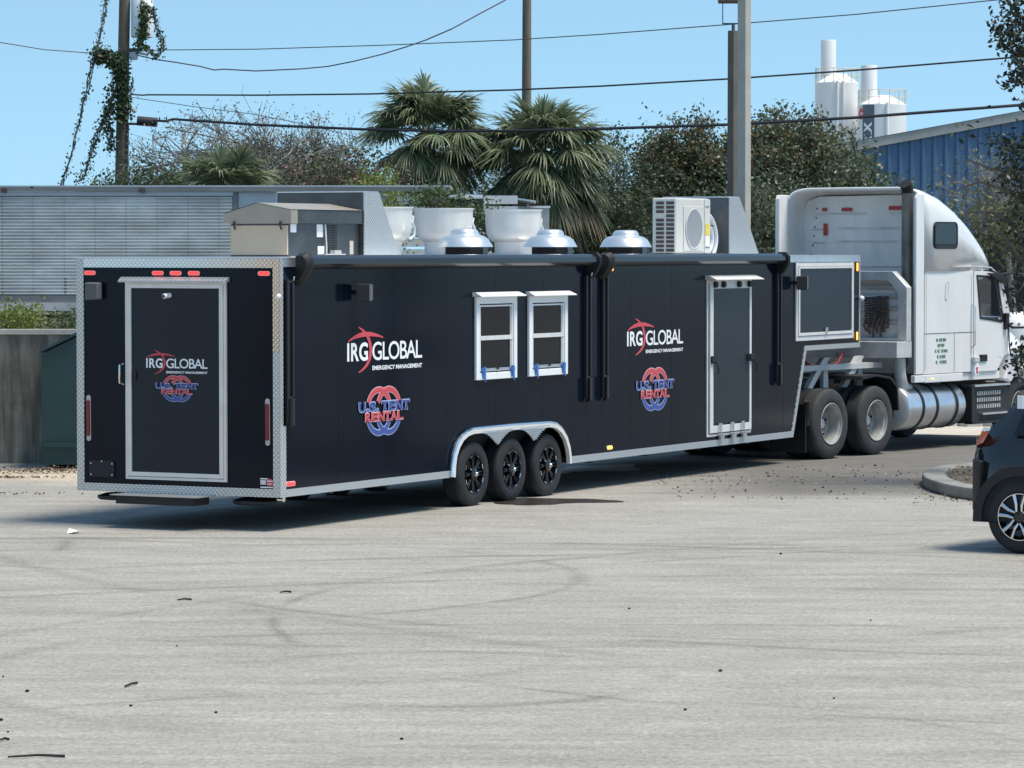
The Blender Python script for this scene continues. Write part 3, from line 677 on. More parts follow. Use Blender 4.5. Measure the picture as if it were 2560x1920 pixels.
# awnings
def awning(u0, u1, arms):
    prof = [(-.001, 2.79), (-.06, 2.775), (-.12, 2.79), (-.155, 2.83), (-.15, 2.885), (-.11, 2.92), (-.04, 2.925), (-.001, 2.9)]
    a = part('awning', M['awning'], MB().loft([[(u0, y, z) for y, z in prof], [(u1, y, z) for y, z in prof]]), smooth=True)
    for s_, uu in ((-1, u0), (1, u1)):
        big = [(-.0, 2.60), (-.06, 2.62), (-.13, 2.70), (-.185, 2.80), (-.185, 2.89), (-.13, 2.945), (-.03, 2.945), (-.0, 2.92)]
        e = [[(uu, y * .95, z) for y, z in big], [(uu + s_ * .05, y, z) for y, z in big], [(uu + s_ * .1, y * .75, 2.8 + (z - 2.8) * .8) for y, z in big]]
        part('end_cap', M['matte_black'], MB().loft(e), a, smooth=True)
    for (ua, z0) in arms:
        part('arm', M['awning'], MB().box(ua - .05, ua + .05, -.05, -.001, z0, 2.66).box(ua + .012, ua + .042, -.075, -.052, z0 + .28, 2.64).box(ua - .03, ua + .03, -.09, -.05, z0 - .02, z0 + .26), a, bevel=.006)
        part('arm_joint', M['chrome'], MB().tube([(ua + .03, -.08, 2.70), (ua + .03, -.07, 2.655)], .009, 6), a)
        part('arm_foot', M['matte_black'], MB().tube([(ua - .03, -.045, z0 - .02), (ua + .05, -.06, z0 - .02)], .022, 8), a)
awning(.40, 7.28, ((.13, 1.15), (7.235, 1.14))); awning(7.72, 13.17, ((7.71, 1.14), (13.16, 1.14)))

# rooftop equipment
def upblast(u, v):
    b = part('exhaust_fan', M['fan_white'], MB().lathe([(.235, 2.875), (.235, 3.03), (.245, 3.075)], (u, v, 0), 'z', 40), smooth=True)
    part('fan_bowl', M['fan_white'], MB().lathe([(.245, 3.076), (.27, 3.085), (.32, 3.13), (.345, 3.2), (.355, 3.3), (.36, 3.47), (.375, 3.475), (.375, 3.487), (.35, 3.485), (.342, 3.3), (.33, 3.2), (.1, 3.15), (.0001, 3.15)], (u, v, 0), 'z', 48), b, smooth=True)
    part('fan_curb', M['galv'], MB().box(u - .3, u + .3, v - .3, v + .3, 2.872, 2.9), b)
    part('conduit', M['hose'], MB().tube([(u + .33, v - .18, 3.39), (u + .40, v - .2, 3.36), (u + .37, v - .2, 3.31), (u + .43, v - .2, 3.24), (u + .42, v - .2, 3.15), (u + .35, v - .18, 3.1)], .016, 8), b, smooth=True)
for u_ in (4.82, 6.35, 8.2): upblast(u_, 1.5)
def dome(u, v):
    b = part('roof_vent', M['dark_in'], MB().box(u - .17, u + .12, v - .17, v + .17, 2.872, 3.02))
    part('vent_side', M['galv'], MB().box(u + .122, u + .26, v - .18, v + .17, 2.872, 3.015), b)
    part('vent_cap', M['spun'], MB().lathe([(.338, 3.012), (.335, 3.02), (.315, 3.055), (.285, 3.105), (.24, 3.14), (.175, 3.158), (.17, 3.165), (.165, 3.195), (.14, 3.222), (.1, 3.23), (.0001, 3.232)], (u, v, 0), 'z', 48), b, smooth=True)
    part('vent_curb', M['alu'], MB().box(u - .34, u + .34, v - .34, v + .34, 2.872, 2.915), b)
for u_ in (5.22, 7.47, 9.63): dome(u_, .6)
# supply air unit with peaked cap
au = part('supply_air_unit', M['galv'], MB().box(1.11, 2.63, .56, 1.30, 2.9, 3.27))
part('filter_panel', M['tan'], MB().box(1.085, 1.108, .565, 1.29, 2.925, 3.245), au)
part('curb', M['white_frame'], MB().box(1.05, 2.64, .5, 1.34, 2.872, 2.905), au)
part('cap', M['tan_cap'], MB().prism([(.50, 3.265), (.50, 3.415), (.935, 3.49), (1.37, 3.37), (1.37, 3.265)], 1.06, 1.2, 'x'), au)
part('cap', M['galv'], MB().prism([(.505, 3.27), (.505, 3.413), (.935, 3.486), (1.365, 3.368), (1.365, 3.27)], 1.2, 2.62, 'x'), au)
part('cap_roof', M['tan_cap'], MB().add([(1.055, .495, 3.42), (2.63, .495, 3.42), (2.63, .935, 3.496), (1.055, .935, 3.496), (1.055, 1.375, 3.378), (2.63, 1.375, 3.378)], [(0, 1, 2, 3), (3, 2, 5, 4)]), au)
for y in (.63, 1.22): part('cap_hook', M['chassis'], MB().tube([(1.05, y, 3.29), (1.04, y, 3.25), (1.055, y - .012, 3.2)], .012, 6), au)
for a0, a1, z0, z1 in ((1.14, 1.26, 3.17, 3.26), (1.70, 1.83, 3.12, 3.26), (1.72, 1.86, 2.93, 3.02), (2.42, 2.5, 2.93, 3.08)):
    part('paper_label', M['white_print'] if a0 < 2 else M['clear_lens'], MB().box(a0, a1, .553, .559, z0, z1), au)
for k in range(16): part('louvre', M['chassis'], MB().box(1.92, 2.02, .551, .559, 2.965 + k * .0185, 2.975 + k * .0185).box(2.05, 2.14, .551, .559, 2.965 + k * .0185, 2.975 + k * .0185), au)
part('conduit', M['hose'], MB().tube([(1.87, .53, 2.9), (1.87, .53, 3.0), (1.86, .54, 3.26)], .01, 6), au)
part('junction_box', M['grime'], MB().box(1.66, 2.1, .42, .5, 2.9, 2.935).box(1.9, 2.04, .44, .5, 2.935, 2.975), au)
# tread plate deflectors
def deflector(u, v0, v1, z1, l0, l1):
    d = part('deflector', M['galv'], MB().box(u, u + .02, v0, v1, 2.9, z1))
    for v_ in (v0 - .012, v1):
        part('cheek', M['plate_side'], MB().prism([(u, 2.9), (u + l1, 2.9), (u + l0, z1 + .005), (u, z1 + .005)], v_, v_ + .012), d)
    part('top_plate', M['alu'], MB().box(u - .01, u + l0, v0, v1, z1 + .005, z1 + .02), d)
    part('slope_plate', M['plate_side'], MB().add([(u + l0, v0, z1 + .005), (u + l0, v1, z1 + .005), (u + l1, v1, 2.9), (u + l1, v0, 2.9)], [(0, 1, 2, 3)]), d)
deflector(2.65, .51, 1.64, 3.62, .34, .82); deflector(12.9, .6, 1.6, 3.69, .34, 1.02)
MB().box(2.0, 3.9, .35, .5, 2.872, 2.912).build('roof_curb', M['white_frame'], T)
# mini split condenser
ms = part('air_conditioner', M['ac_white'], MB().box(11.17, 12.25, .6, .95, 2.93, 3.67), bevel=.02)
lv = MB()
for c_, (y0, y1) in enumerate(((.775, .89), (.625, .74))):
    for k in range(12):
        if c_ == 0 and k == 8: continue
        part('louvre', M['rust'], MB().box(11.162, 11.169, y0, y1, 2.95 + k * .0575, 2.95 + k * .0575 + .038), ms)
part('grille_panel', M['ac_white'], MB().box(11.40, 12.03, .588, .6, 2.96, 3.56), ms, bevel=.006)
part('fan_recess', M['speaker'], MB().lathe([(.265, 0), (.265, -.003), (.0001, -.003)], (11.715, .588, 3.26), 'y', 36), ms)
gr = MB()
for k in range(17):
    x = -.25 + k * .03125; h = math.sqrt(max(.0001, .262 ** 2 - x * x)); gr.box(11.715 + x - .004, 11.715 + x + .004, .575, .583, 3.26 - h, 3.26 + h)
part('grille_bars', M['hose'], gr, ms)
for rr in (.265,): part('grille_ring', M['hose'], MB().tube([(11.715 + rr * math.cos(2 * math.pi * i / 32), .578, 3.26 + rr * math.sin(2 * math.pi * i / 32)) for i in range(33)], .006, 5, False), ms)
part('corner_post', M['ac_white'], MB().box(12.08, 12.255, .59, .6, 2.935, 3.66), ms)
part('sticker', M['yellow'], MB().box(12.10, 12.22, .585, .589, 3.17, 3.33), ms)
part('sticker', M['white_print'], MB().box(12.10, 12.22, .585, .589, 3.02, 3.16), ms); part('sticker', M['blue_print'], MB().box(12.10, 12.23, .585, .589, 3.005, 3.016), ms)
part('sticker', M['blue_print'], MB().box(12.10, 12.22, .585, .589, 3.555, 3.565), ms)
part('stand', M['galv'], MB().box(11.2, 12.9, .62, .66, 2.875, 2.93).box(11.2, 12.9, .88, .92, 2.875, 2.93), ms)
hz = MB()
for rr, yy in ((.36, .74), (.30, .78), (.24, .73), (.42, .8), (.17, .76)):
    hz.tube([(12.32 + rr * math.cos(R(a)) * 1.3, yy, 3.13 + rr * math.sin(R(a))) for a in range(-75, 96, 10)], .03, 8)
part('refrigerant_hose', M['hose'], hz, smooth=True)
part('cable_tie', M['matte_black'], MB().tube([(12.3, .70, 3.33), (12.62, .70, 3.3)], .008, 5))

# ------------------------------------------------------------------ white sleeper truck
K = empty('semi_truck', (5.31, 52.2, 0), R(54))
tag(K, 'white sleeper cab semi truck pulling the black trailer, red tape on its rear wall', 'truck')
def kp(name, m, mb, parent=K, **k): return mb.build(name, m, parent, **k)
TW = 2.42
# chassis
ch = MB()
for v_ in (.82, 1.52): ch.box(-2.3, 5.2, v_, v_ + .08, .72, 1.0)
ch.box(-2.3, -2.2, .5, 1.9, .7, .95).box(-1.7, -.2, .45, .82, .86, .98).box(-1.7, -.2, 1.6, 1.95, .86, .98).box(.9, 4.8, .9, 1.5, .45, 1.12)
for u_ in (-1.31, -.03): ch.tube([(u_, .3, .5), (u_, 2.1, .5)], .11, 10).lathe([(.0001, -.2), (.2, -.12), (.22, 0), (.2, .12), (.0001, .2)], (u_, 1.2, .5), 'z', 14)
ch.tube([(4.5, .2, .5), (4.5, 2.2, .5)], .07, 8).box(.45, .95, .25, .7, .5, .95).box(1.0, 1.8, .4, 2.0, .95, 1.12)
kp('chassis', M['chassis'], ch)
kp('coupling_plate', M['chassis'], MB().prism([(-1.25, .75), (-.5, .65), (.0, .75), (.1, 1.2), (0, 1.65), (-.5, 1.75), (-1.25, 1.65)], 1.0, 1.1, 'z'))
# gooseneck support legs and cross beam seen over the wheels
kp('cross_beam', M['grime'], MB().box(-1.7, .8, .40, .5, 1.24, 1.32))
for u_ in (-1.28, -.30):
    kp('strut', M['grime'], MB().prism([(u_, .98), (u_ + .14, .98), (u_ + .62, 1.42), (u_ + .46, 1.42)], .42, .5))
    kp('strut', M['grime'], MB().prism([(u_ + .62, .98), (u_ + .76, .98), (u_ + .72, 1.42), (u_ + .62, 1.42)], .52, .58))
def truck_wheel(u, v, flip, dual, nm='wheel', r=.5):
    h = MB().lathe([(.085, .30), (.08, .19), (.072, .15), (.05, .14), (.0001, .138)], (0, 0, 0), 'y', 24)
    hub = h.build(nm, M['grime'], K, smooth=True, loc=(u, v, r), rot=(0, 0, math.pi if flip else 0))
    tyre_mesh(r, .28, .292, m=M['tyre_dusty'], parent=hub)
    if dual:
        t2 = tyre_mesh(r, .28, .292, m=M['tyre_dusty'], parent=hub); t2.location = (0, .34, 0)
    rm = MB().lathe([(.30, -.004), (.292, -.010), (.282, -.004), (.276, .02), (.252, .035), (.242, .12), (.232, .19), (.20, .2), (.12, .2), (.1, .17)], (0, 0, 0), 'y', 48); rm.f = [f for f in rm.f if len(f) == 4]
    rim = rm.build('rim', M['rim_steel'], hub, smooth=True)
    hh = MB()
    for k in range(5):
        a = 2 * math.pi * k / 5 + .3; hh.lathe([(.034, .193), (.0001, .192)], (.17 * math.cos(a), 0, .172 * math.sin(a)), 'y', 10)
    hh.build('hand_holes', M['dark_in'], hub)
    nn = MB()
    for k in range(10):
        a = 2 * math.pi * k / 10; nn.tube([(.128 * math.cos(a), .2, .128 * math.sin(a)), (.128 * math.cos(a), .15, .128 * math.sin(a))], .014, 6)
    nn.build('wheel_nuts', M['chrome'], hub)
    return hub
w1 = truck_wheel(-1.31, .0, False, True); w1b = truck_wheel(-1.31, TW, True, True)
copy_tree(w1, K, (-.03, 0, .5)); copy_tree(w1b, K, (-.03, TW, .5))
f1 = truck_wheel(4.52, .08, False, False); copy_tree(f1, K, (4.52, TW - .08, .5)).rotation_euler = (0, 0, math.pi)
kp('mud_flap', M['matte_black'], MB().box(-1.98, -1.96, .02, .62, .12, .80).tube([(-1.98, .0, .85), (-1.9, .05, .62), (-1.9, .05, .5)], .045, 8))
kp('mud_flap', M['matte_black'], MB().box(-1.98, -1.96, TW - .62, TW - .02, .12, .80))
kp('mudguard', M['matte_black'], MB().loft([[(-.42, v_, 1.10), (-.40, v_, 1.15), (.0, v_, 1.17), (.42, v_, 1.12), (.62, v_, .98), (.66, v_, .62), (.63, v_, .62), (.58, v_, .96), (.4, v_, 1.09), (0, v_, 1.14)] for v_ in (.02, .62)]))
# cab: side panels, sleeper, door
def cab_side(y0, y1):
    s_ = kp('side_panel', M['white_paint'], MB().prism([(1.335, 1.13), (2.845, 1.13), (2.845, 2.66), (1.335, 2.70)], y0, y1))
    d = kp('door', M['white_paint'], MB().ring([(2.86, 1.125), (3.60, 1.125), (3.92, 1.42), (4.03, 1.85), (3.98, 1.95), (3.68, 2.60), (3.3, 2.645), (2.86, 2.655)],
        [(3.06, 1.93), (3.4, 1.90), (3.74, 1.865), (3.79, 1.885), (3.775, 1.98), (3.60, 2.535), (3.3, 2.57), (2.945, 2.585)], y0, y1))
    kp('window_seal', M['matte_black'], MB().ring([(3.05, 1.925), (3.4, 1.893), (3.745, 1.857), (3.80, 1.885), (3.785, 1.99), (3.61, 2.545), (3.3, 2.58), (2.935, 2.595)],
        [(3.09, 1.955), (3.4, 1.925), (3.72, 1.895), (3.765, 1.90), (3.745, 1.98), (3.575, 2.51), (3.3, 2.545), (2.97, 2.56)], y0 - .008 if y0 < 1 else y1, y0 if y0 < 1 else y1 + .008), d)
    return s_, d
glz = mat('clear cab glass', (.9, .95, .95), .02, trans=1.)
s_, door = cab_side(0, .05); cab_side(TW - .05, TW)
for y in (.02, TW - .03):
    kp('side_window', glz, MB().prism([(3.07, 1.93), (3.75, 1.87), (3.77, 1.98), (3.6, 2.53), (2.95, 2.58)], y, y + .006), door)
kp('extender', M['white_paint'], MB().prism([(1.09, 1.13), (1.325, 1.13), (1.325, 3.80), (1.12, 3.80), (1.085, 3.74)], -.012, .03), bevel=.01)
kp('extender', M['dirty_white'], MB().prism([(1.09, 1.13), (1.325, 1.13), (1.325, 3.80), (1.12, 3.80), (1.085, 3.74)], TW - .06, TW + .012), bevel=.01)
kp('side_panel', M['dirty_white'], MB().prism([(1.325, 2.70), (1.85, 2.70), (1.85, 3.78), (1.325, 3.80)], TW - .06, TW - .02))
rw = kp('rear_wall', M['dirty_white'], MB().prism([(.30, 1.10), (TW - .02, 1.10), (TW - .05, 3.58), (TW - .14, 3.72), (TW - .34, 3.78), (.34, 3.80), (.14, 3.74), (.05, 3.58), (.06, 1.10)], 1.80, 1.84, 'x'))
sm = MB()
for (a, b, z) in ((1.25, 2.15, 3.52), (.45, .85, 3.52), (.7, 1.75, 3.30), (.72, 1.75, 3.10), (1.95, 2.2, 3.28), (1.98, 2.2, 3.08), (.1, 2.3, 2.72), (.1, 2.3, 2.55)):
    sm.box(1.785, 1.80, a, b, z - .012, z + .012)
kp('pressed_ribs', M['grime'], sm, rw)
rv = MB()
for k in range(7): rv.tube([(1.80, TW - .30 + .02 * k, 3.6 - k * .14), (1.79, TW - .30 + .02 * k, 3.6 - k * .14)], .013, 6)
kp('rivets', M['chassis'], rv, rw)
for (a, b, z0, z1) in ((1.94, 2.02, 3.56, 3.61), (1.5, 1.68, 3.555, 3.61), (.48, .86, 3.57, 3.63), (1.93, 2.0, 3.19, 3.37)):
    kp('reflective_tape', M['red_tape'], MB().box(1.775, 1.784, a, b, z0, z1), rw)
# roof fairing, lofted along the cab
def fsec(u, zt, y_in, z0=2.66, n=22, ex=4.5):
    h = zt - z0; w_ = TW / 2 - y_in; out = []
    for i in range(n + 1):
        a = math.pi * i / n; c, s = math.cos(a), math.sin(a)
        out.append((u, TW / 2 + w_ * abs(c) ** (2 / ex) * (1 if c > 0 else -1), z0 + h * s ** (2 / ex) if s > 0 else z0))
    return out
us = [1.335, 1.6, 2.0, 2.4, 2.75, 3.05, 3.3, 3.5, 3.64, 3.73]
zt = [3.89, 3.875, 3.79, 3.64, 3.46, 3.27, 3.09, 2.92, 2.78, 2.69]; yi = [0, 0, .0, .01, .02, .04, .07, .12, .18, .26]
fr = kp('roof_fairing', M['white_paint'], MB().loft([fsec(u, z, y, ex=8 - 4.8 * i / 9) for i, (u, z, y) in enumerate(zip(us, zt, yi))], False, False), smooth=True)
sd_ = fr.modifiers.new('shell', 'SOLIDIFY'); sd_.thickness = .04; sd_.offset = 0
def rrect(a0, a1, b0, b1, r, n=5, sk=0.):
    out = []
    for (cx, cz, st) in ((a1 - r, b0 + r, -90), (a1 - r, b1 - r, 0), (a0 + r, b1 - r, 90), (a0 + r, b0 + r, 180)):
        for i in range(n + 1): a = R(st + 90 * i / n); x, z = cx + r * math.cos(a), cz + r * math.sin(a); out.append((x + sk * (z - b0), z))
    return out
wo = rrect(1.57, 2.27, 2.985, 3.39, .09); wi = rrect(1.595, 2.245, 3.01, 3.37, .08)
kp('sleeper_window', M['glass'], MB().prism(wi, -.046, .06), fr); kp('window_seal', M['matte_black'], MB().ring(wo, wi, -.052, .05), fr)
kp('window_vent', M['matte_black'], MB().box(1.62, 2.22, -.054, -.046, 3.02, 3.06), fr)
kp('drip_seam', M['grime'], MB().tube([(1.33, -.004, 2.72), (2.9, -.004, 2.72), (3.4, .0, 2.70), (3.68, .08, 2.64)], .012, 6))
kp('visor_pod', M['white_paint'], MB().box(3.6, 3.82, .35, TW - .35, 2.52, 2.68), bevel=.03)
sm = MB()
for b in ((1.345, 1.352, 1.15, 2.7), (2.848, 2.857, 1.13, 2.66), (2.255, 2.263, 1.14, 1.725)): sm.box(b[0], b[1], -.003, 0.0, b[2], b[3])
sm.box(1.35, 2.85, -.003, 0, 1.724, 1.732).box(3.93, 3.938, -.003, 0, 1.35, 1.9)
kp('panel_seams', M['chassis'], sm)
for uu in (1.40, 2.78): kp('seam_rivets', M['grime'], MB().tube([(uu, -.004, 1.2), (uu, -.004, 2.6)], .003, 4))
kp('grab_handle', M['chrome'], MB().tube([(2.80, -.01, 1.5), (2.80, -.06, 1.54), (2.80, -.06, 2.1), (2.80, -.01, 2.14)], .014, 8), smooth=True)
kp('skirt_light', M['amber_lamp'], MB().box(1.55, 1.61, -.016, -.01, 1.045, 1.065))
kp('hoses', M['matte_black'], MB().tube([(.86, 1.0, 1.7), (.5, 1.05, 1.35), (.1, 1.1, 1.25), (-.5, 1.15, 1.4)], .018, 6), smooth=True)
kp('hoses', mat('red air hose', (.4, .04, .03), .5), MB().tube([(.86, .9, 1.75), (.45, .95, 1.3), (.0, 1.0, 1.22), (-.5, 1.1, 1.42)], .015, 6), smooth=True)
vt = kp('side_vent', M['grime'], MB().ring(rrect(1.96, 2.05, 2.22, 2.50, .044, 4, .12), rrect(1.972, 2.038, 2.235, 2.485, .032, 4, .12), -.008, -.001)); kp('vent_cover', M['white_paint'], MB().prism(rrect(1.972, 2.038, 2.235, 2.485, .032, 4, .12), -.005, -.001), vt)
kp('door_handle', M['matte_black'], MB().box(3.04, 3.27, -.02, -.001, 1.275, 1.38).box(3.07, 3.24, -.035, -.018, 1.34, 1.37), door, bevel=.006)
lp = kp('marker_lamp', M['grime'], MB().box(2.78, 2.95, -.07, -.005, 1.26, 1.36), bevel=.02); kp('placard', M['white_print'], MB().box(2.80, 2.93, -.06, -.004, 1.08, 1.22), lp)
kp('placard_mark', M['red_print'], MB().prism([(2.82, 1.10), (2.85, 1.10), (2.91, 1.20), (2.88, 1.20)], -.063, -.061).prism([(2.88, 1.10), (2.91, 1.10), (2.85, 1.20), (2.82, 1.20)], -.067, -.065), lp)
# small green lettering, too blurred in the photograph to read
tx = MB()
for (z, words) in ((1.63, ((1.71, 1.77), (1.80, 2.01))), (1.55, ((1.75, 1.96),)), (1.465, ((1.67, 1.72), (1.745, 1.83), (1.86, 2.07))), (1.38, ((1.735, 1.79), (1.815, 2.005))), (1.30, ((1.70, 1.76), (1.82, 2.04)))):
    for a, b in words:
        nl = max(2, round((b - a) / .034)); cw = (b - a) / nl
        for k in range(nl):
            x = a + k * cw; q = (k * 7 + int(z * 100)) % 4
            tx.box(x, x + cw * .25, -.004, -.001, z - .022, z + .022)
            tx.box(x + cw * .55, x + cw * .8, -.004, -.001, z - .022, z + .022) if q != 1 else None
            tx.box(x, x + cw * .8, -.0055, -.0045, z + (.014 if q < 2 else -.006), z + (.022 if q < 2 else .004))
            if q % 2: tx.box(x, x + cw * .8, -.0075, -.0065, z - .022, z - .014)
kp('lettering', M['green_print'], tx)
# exhaust stack
kp('exhaust_stack', mat('sooty exhaust pipe', (.2, .19, .17), .45, .6, c2=(.12, .115, .1), vscale=4), MB().tube([(1.22, .30, 1.25), (1.22, .25, 1.6), (1.22, .22, 2.2), (1.22, .22, 3.83)], .085, 20), smooth=True)
kp('stack_tip', M['dark_in'], MB().tube([(1.22, .22, 3.81), (1.215, .22, 3.88), (1.15, .22, 3.95)], [.088, .09, .092], 18), smooth=True)
kp('exhaust_elbow', M['grime'], MB().tube([(1.0, .22, 1.36), (.98, .2, 1.15), (1.05, .2, .98), (1.3, .25, .9)], .09, 16), smooth=True)
# headache rack with chains, tray below
rk = kp('cab_guard', M['grime'], MB().ring([(TW - .1, 1.63), (.02, 1.63), (.02, 2.42), (.26, 2.655), (TW - .34, 2.655), (TW - .1, 2.42)],
    [(TW - .25, 1.67), (.17, 1.67), (.17, 2.34), (.33, 2.52), (TW - .41, 2.52), (TW - .25, 2.34)], .86, 1.0, 'x'), bevel=.006)
kp('guard_sheet', M['dirty_white'], MB().box(1.0, 1.02, .15, TW - .2, 1.66, 2.54), rk)
for z in (1.86, 2.06, 2.24, 2.38): kp('guard_slat', M['grime'], MB().prism([(1.0, z), (.955, z + .04), (1.0, z + .09)], .18, TW - .26, 'y') if False else MB().loft([[(1.0, y, z), (.955, y, z + .04 + .02 * math.sin(y * 5)), (1.0, y, z + .09)] for y in np.linspace(.2, TW - .28, 9)]), rk)
kp('guard_post', M['grime'], MB().box(.93, .99, 1.18, 1.26, 1.66, 2.52).box(.93, .99, .98, 1.03, 1.66, 2.2), rk)
kp('tray', M['grime'], MB().box(.58, 1.02, .02, TW - .1, 1.385, 1.625), bevel=.008)
chn = MB(); rr = random.Random(3)
for k in range(9):
    y = .38 + k * .045; z0 = 2.30 - rr.random() * .04; z1 = 1.75 + rr.random() * .16
    z = z0; i = 0
    while z > z1:
        chn.box(.90 - .012 * (i % 2), .93, y - .016 * (1 + i % 2 * .4), y + .016, z - .034, z - .006); z -= .037; i += 1
for k in range(6): chn.tube([(.90, .36 + k * .07, 2.05 - rr.random() * .1), (.88, .4 + k * .07, 1.85), (.9, .42 + k * .06, 1.68 + rr.random() * .1)], .02, 5)
kp('chains', M['rust'], chn)
kp('strap', mat('faded red ratchet strap', (.28, .07, .05), .8), MB().box(.90, .93, TW - .62 - .35, TW - .55 - .35, 1.8, 2.1))
# fuel tank, skirt, steps
tk = kp('fuel_tank', M['tank'], MB().lathe([(.0001, .90), (.28, .905), (.325, .925), (.338, .95), (.338, 2.60), (.325, 2.64), (.28, 2.66), (.0001, 2.665)], (0, .33, .635), 'x', 48), smooth=True)
kp('tank_end', M['grime'], MB().lathe([(.0001, .893), (.30, .898), (.315, .91)], (0, .33, .635), 'x', 36), tk, smooth=True)
for u_ in (1.30, 1.72, 2.32): kp('tank_strap', M['matte_black'], MB().lathe([(.339, u_), (.35, u_ + .002), (.35, u_ + .062), (.339, u_ + .064)], (0, .33, .635), 'x', 48), tk, smooth=True)
kp('fuel_cap', M['matte_black'], MB().lathe([(.075, .97), (.09, .98), (.09, 1.06), (.05, 1.09), (.0001, 1.09)], (1.83, .1, 0), 'z', 16), tk)
kp('side_skirt', M['white_paint'], MB().box(1.06, 1.38, -.01, .06, 1.01, 1.12).box(1.385, 2.52, -.01, .06, 1.0, 1.12).box(2.52, 3.75, .03, .09, 1.0, 1.12), bevel=.01)
stp = kp('steps', M['chassis'], MB().box(2.80, 4.0, .03, .5, .34, .90))
for k in range(3):
    for j in range(11): kp('step_slot', M['grime'], MB().box(3.02 + j * .07, 3.05 + j * .07, .018, .03, .56 + k * .1, .62 + k * .1), stp)
kp('tread', M['alu'], MB().box(2.86, 3.98, -.03, .2, .895, .925), stp); kp('tread', M['alu'], MB().box(3.10, 3.98, -.04, .2, .465, .49), stp)
kp('step_frame', M['matte_black'], MB().box(2.78, 2.84, -.02, .1, .34, .9).box(2.78, 4.0, -.02, .1, .33, .37), stp)
# hood, fender, windscreen
def hsec(u, zt, y_in, z0, ex=4.):
    h = zt - z0; w_ = TW / 2 - y_in; n = 22
    return [(u, TW / 2 + w_ * abs(math.cos(math.pi * i / n)) ** (2 / ex) * (1 if math.cos(math.pi * i / n) > 0 else -1), z0 + h * max(0, math.sin(math.pi * i / n)) ** (2 / ex)) for i in range(n + 1)]
kp('hood', M['white_paint'], MB().loft([hsec(3.80, 1.95, .10, 1.1), hsec(4.1, 1.93, .12, 1.1), hsec(4.6, 1.85, .16, .95), hsec(5.1, 1.7, .22, .8), hsec(5.4, 1.45, .34, .7), hsec(5.5, 1.1, .5, .65)], False, False), smooth=True)
kp('fender', M['white_paint'], MB().loft([[(3.80, y, .98), (3.98, y, 1.36), (4.2, y, 1.44), (4.8, y, 1.42), (5.1, y, 1.2), (5.25, y, .75), (5.15, y, .75), (5.0, y, 1.0), (4.75, y, 1.12), (4.25, y, 1.12), (4.05, y, .95), (3.98, y, .93)] for y in (-.03, .5)]), bevel=.03)
kp('fender', M['white_paint'], MB().loft([[(3.80, y, .98), (3.98, y, 1.36), (4.2, y, 1.44), (4.8, y, 1.42), (5.1, y, 1.2), (5.25, y, .75), (5.15, y, .75), (5.0, y, 1.0), (4.75, y, 1.12), (4.25, y, 1.12), (4.05, y, .95), (3.98, y, .93)] for y in (TW - .5, TW + .03)]), bevel=.03)
kp('windscreen', glz, MB().prism([(3.70, 2.60), (3.71, 2.62), (4.06, 1.95), (4.05, 1.93)], .1, TW - .1))
kp('screen_pillar', M['white_paint'], MB().prism([(3.69, 2.60), (3.75, 2.60), (4.09, 1.93), (4.03, 1.93)], .02, .1)); kp('screen_pillar', M['white_paint'], MB().prism([(3.69, 2.60), (3.75, 2.60), (4.09, 1.93), (4.03, 1.93)], TW - .1, TW - .02))
kp('cab_floor', M['dark_in'], MB().box(1.9, 3.8, .06, TW - .06, 1.1, 1.16).box(2.85, 2.9, .06, TW - .06, 1.16, 2.3).box(1.9, 3.65, .06, TW - .06, 2.60, 2.64))
kp('dashboard', M['matte_black'], MB().box(3.65, 4.0, .1, TW - .1, 1.5, 1.9), bevel=.03)
kp('sun_visor', M['matte_black'], MB().prism([(3.22, 2.62), (3.62, 2.62), (3.86, 2.50), (3.80, 2.44), (3.55, 2.50)], -.06, -.012), bevel=.01)
mr = kp('mirror', M['matte_black'], MB().box(4.12, 4.2, -.36, -.16, 1.95, 2.55), bevel=.03)
kp('mirror_arm', M['matte_black'], MB().tube([(3.62, .05, 2.58), (3.9, -.1, 2.62), (4.16, -.26, 2.57), (4.16, -.26, 2.5)], .02, 8), mr)
kp('mirror_arm', M['matte_black'], MB().tube([(3.86, -.0, 1.88), (3.9, -.1, 1.78), (4.1, -.26, 1.78), (4.16, -.26, 1.95)], .022, 8), mr)
kp('mirror_mount', M['matte_black'], MB().box(3.8, 3.9, -.05, 0.0, 1.75, 2.0), mr)
kp('mirror_back', M['white_print'], MB().box(4.2, 4.23, -.34, -.18, 2.0, 2.5), mr, bevel=.02)
kp('hood_seal', M['matte_black'], MB().tube([(3.96, -.006, 1.88), (3.985, -.006, 1.5), (4.0, -.03, 1.34), (4.1, -.036, 1.32), (4.2, -.036, 1.12), (4.26, -.03, 1.0)], .012, 6))
wl_ = kp('steering_wheel', M['matte_black'], MB().tube([(3.5 + .08 * math.sin(a), TW - .65 + .22 * math.cos(a), 1.92 + .2 * math.sin(a)) for a in np.linspace(0, 2 * math.pi, 25)], .016, 6, False))

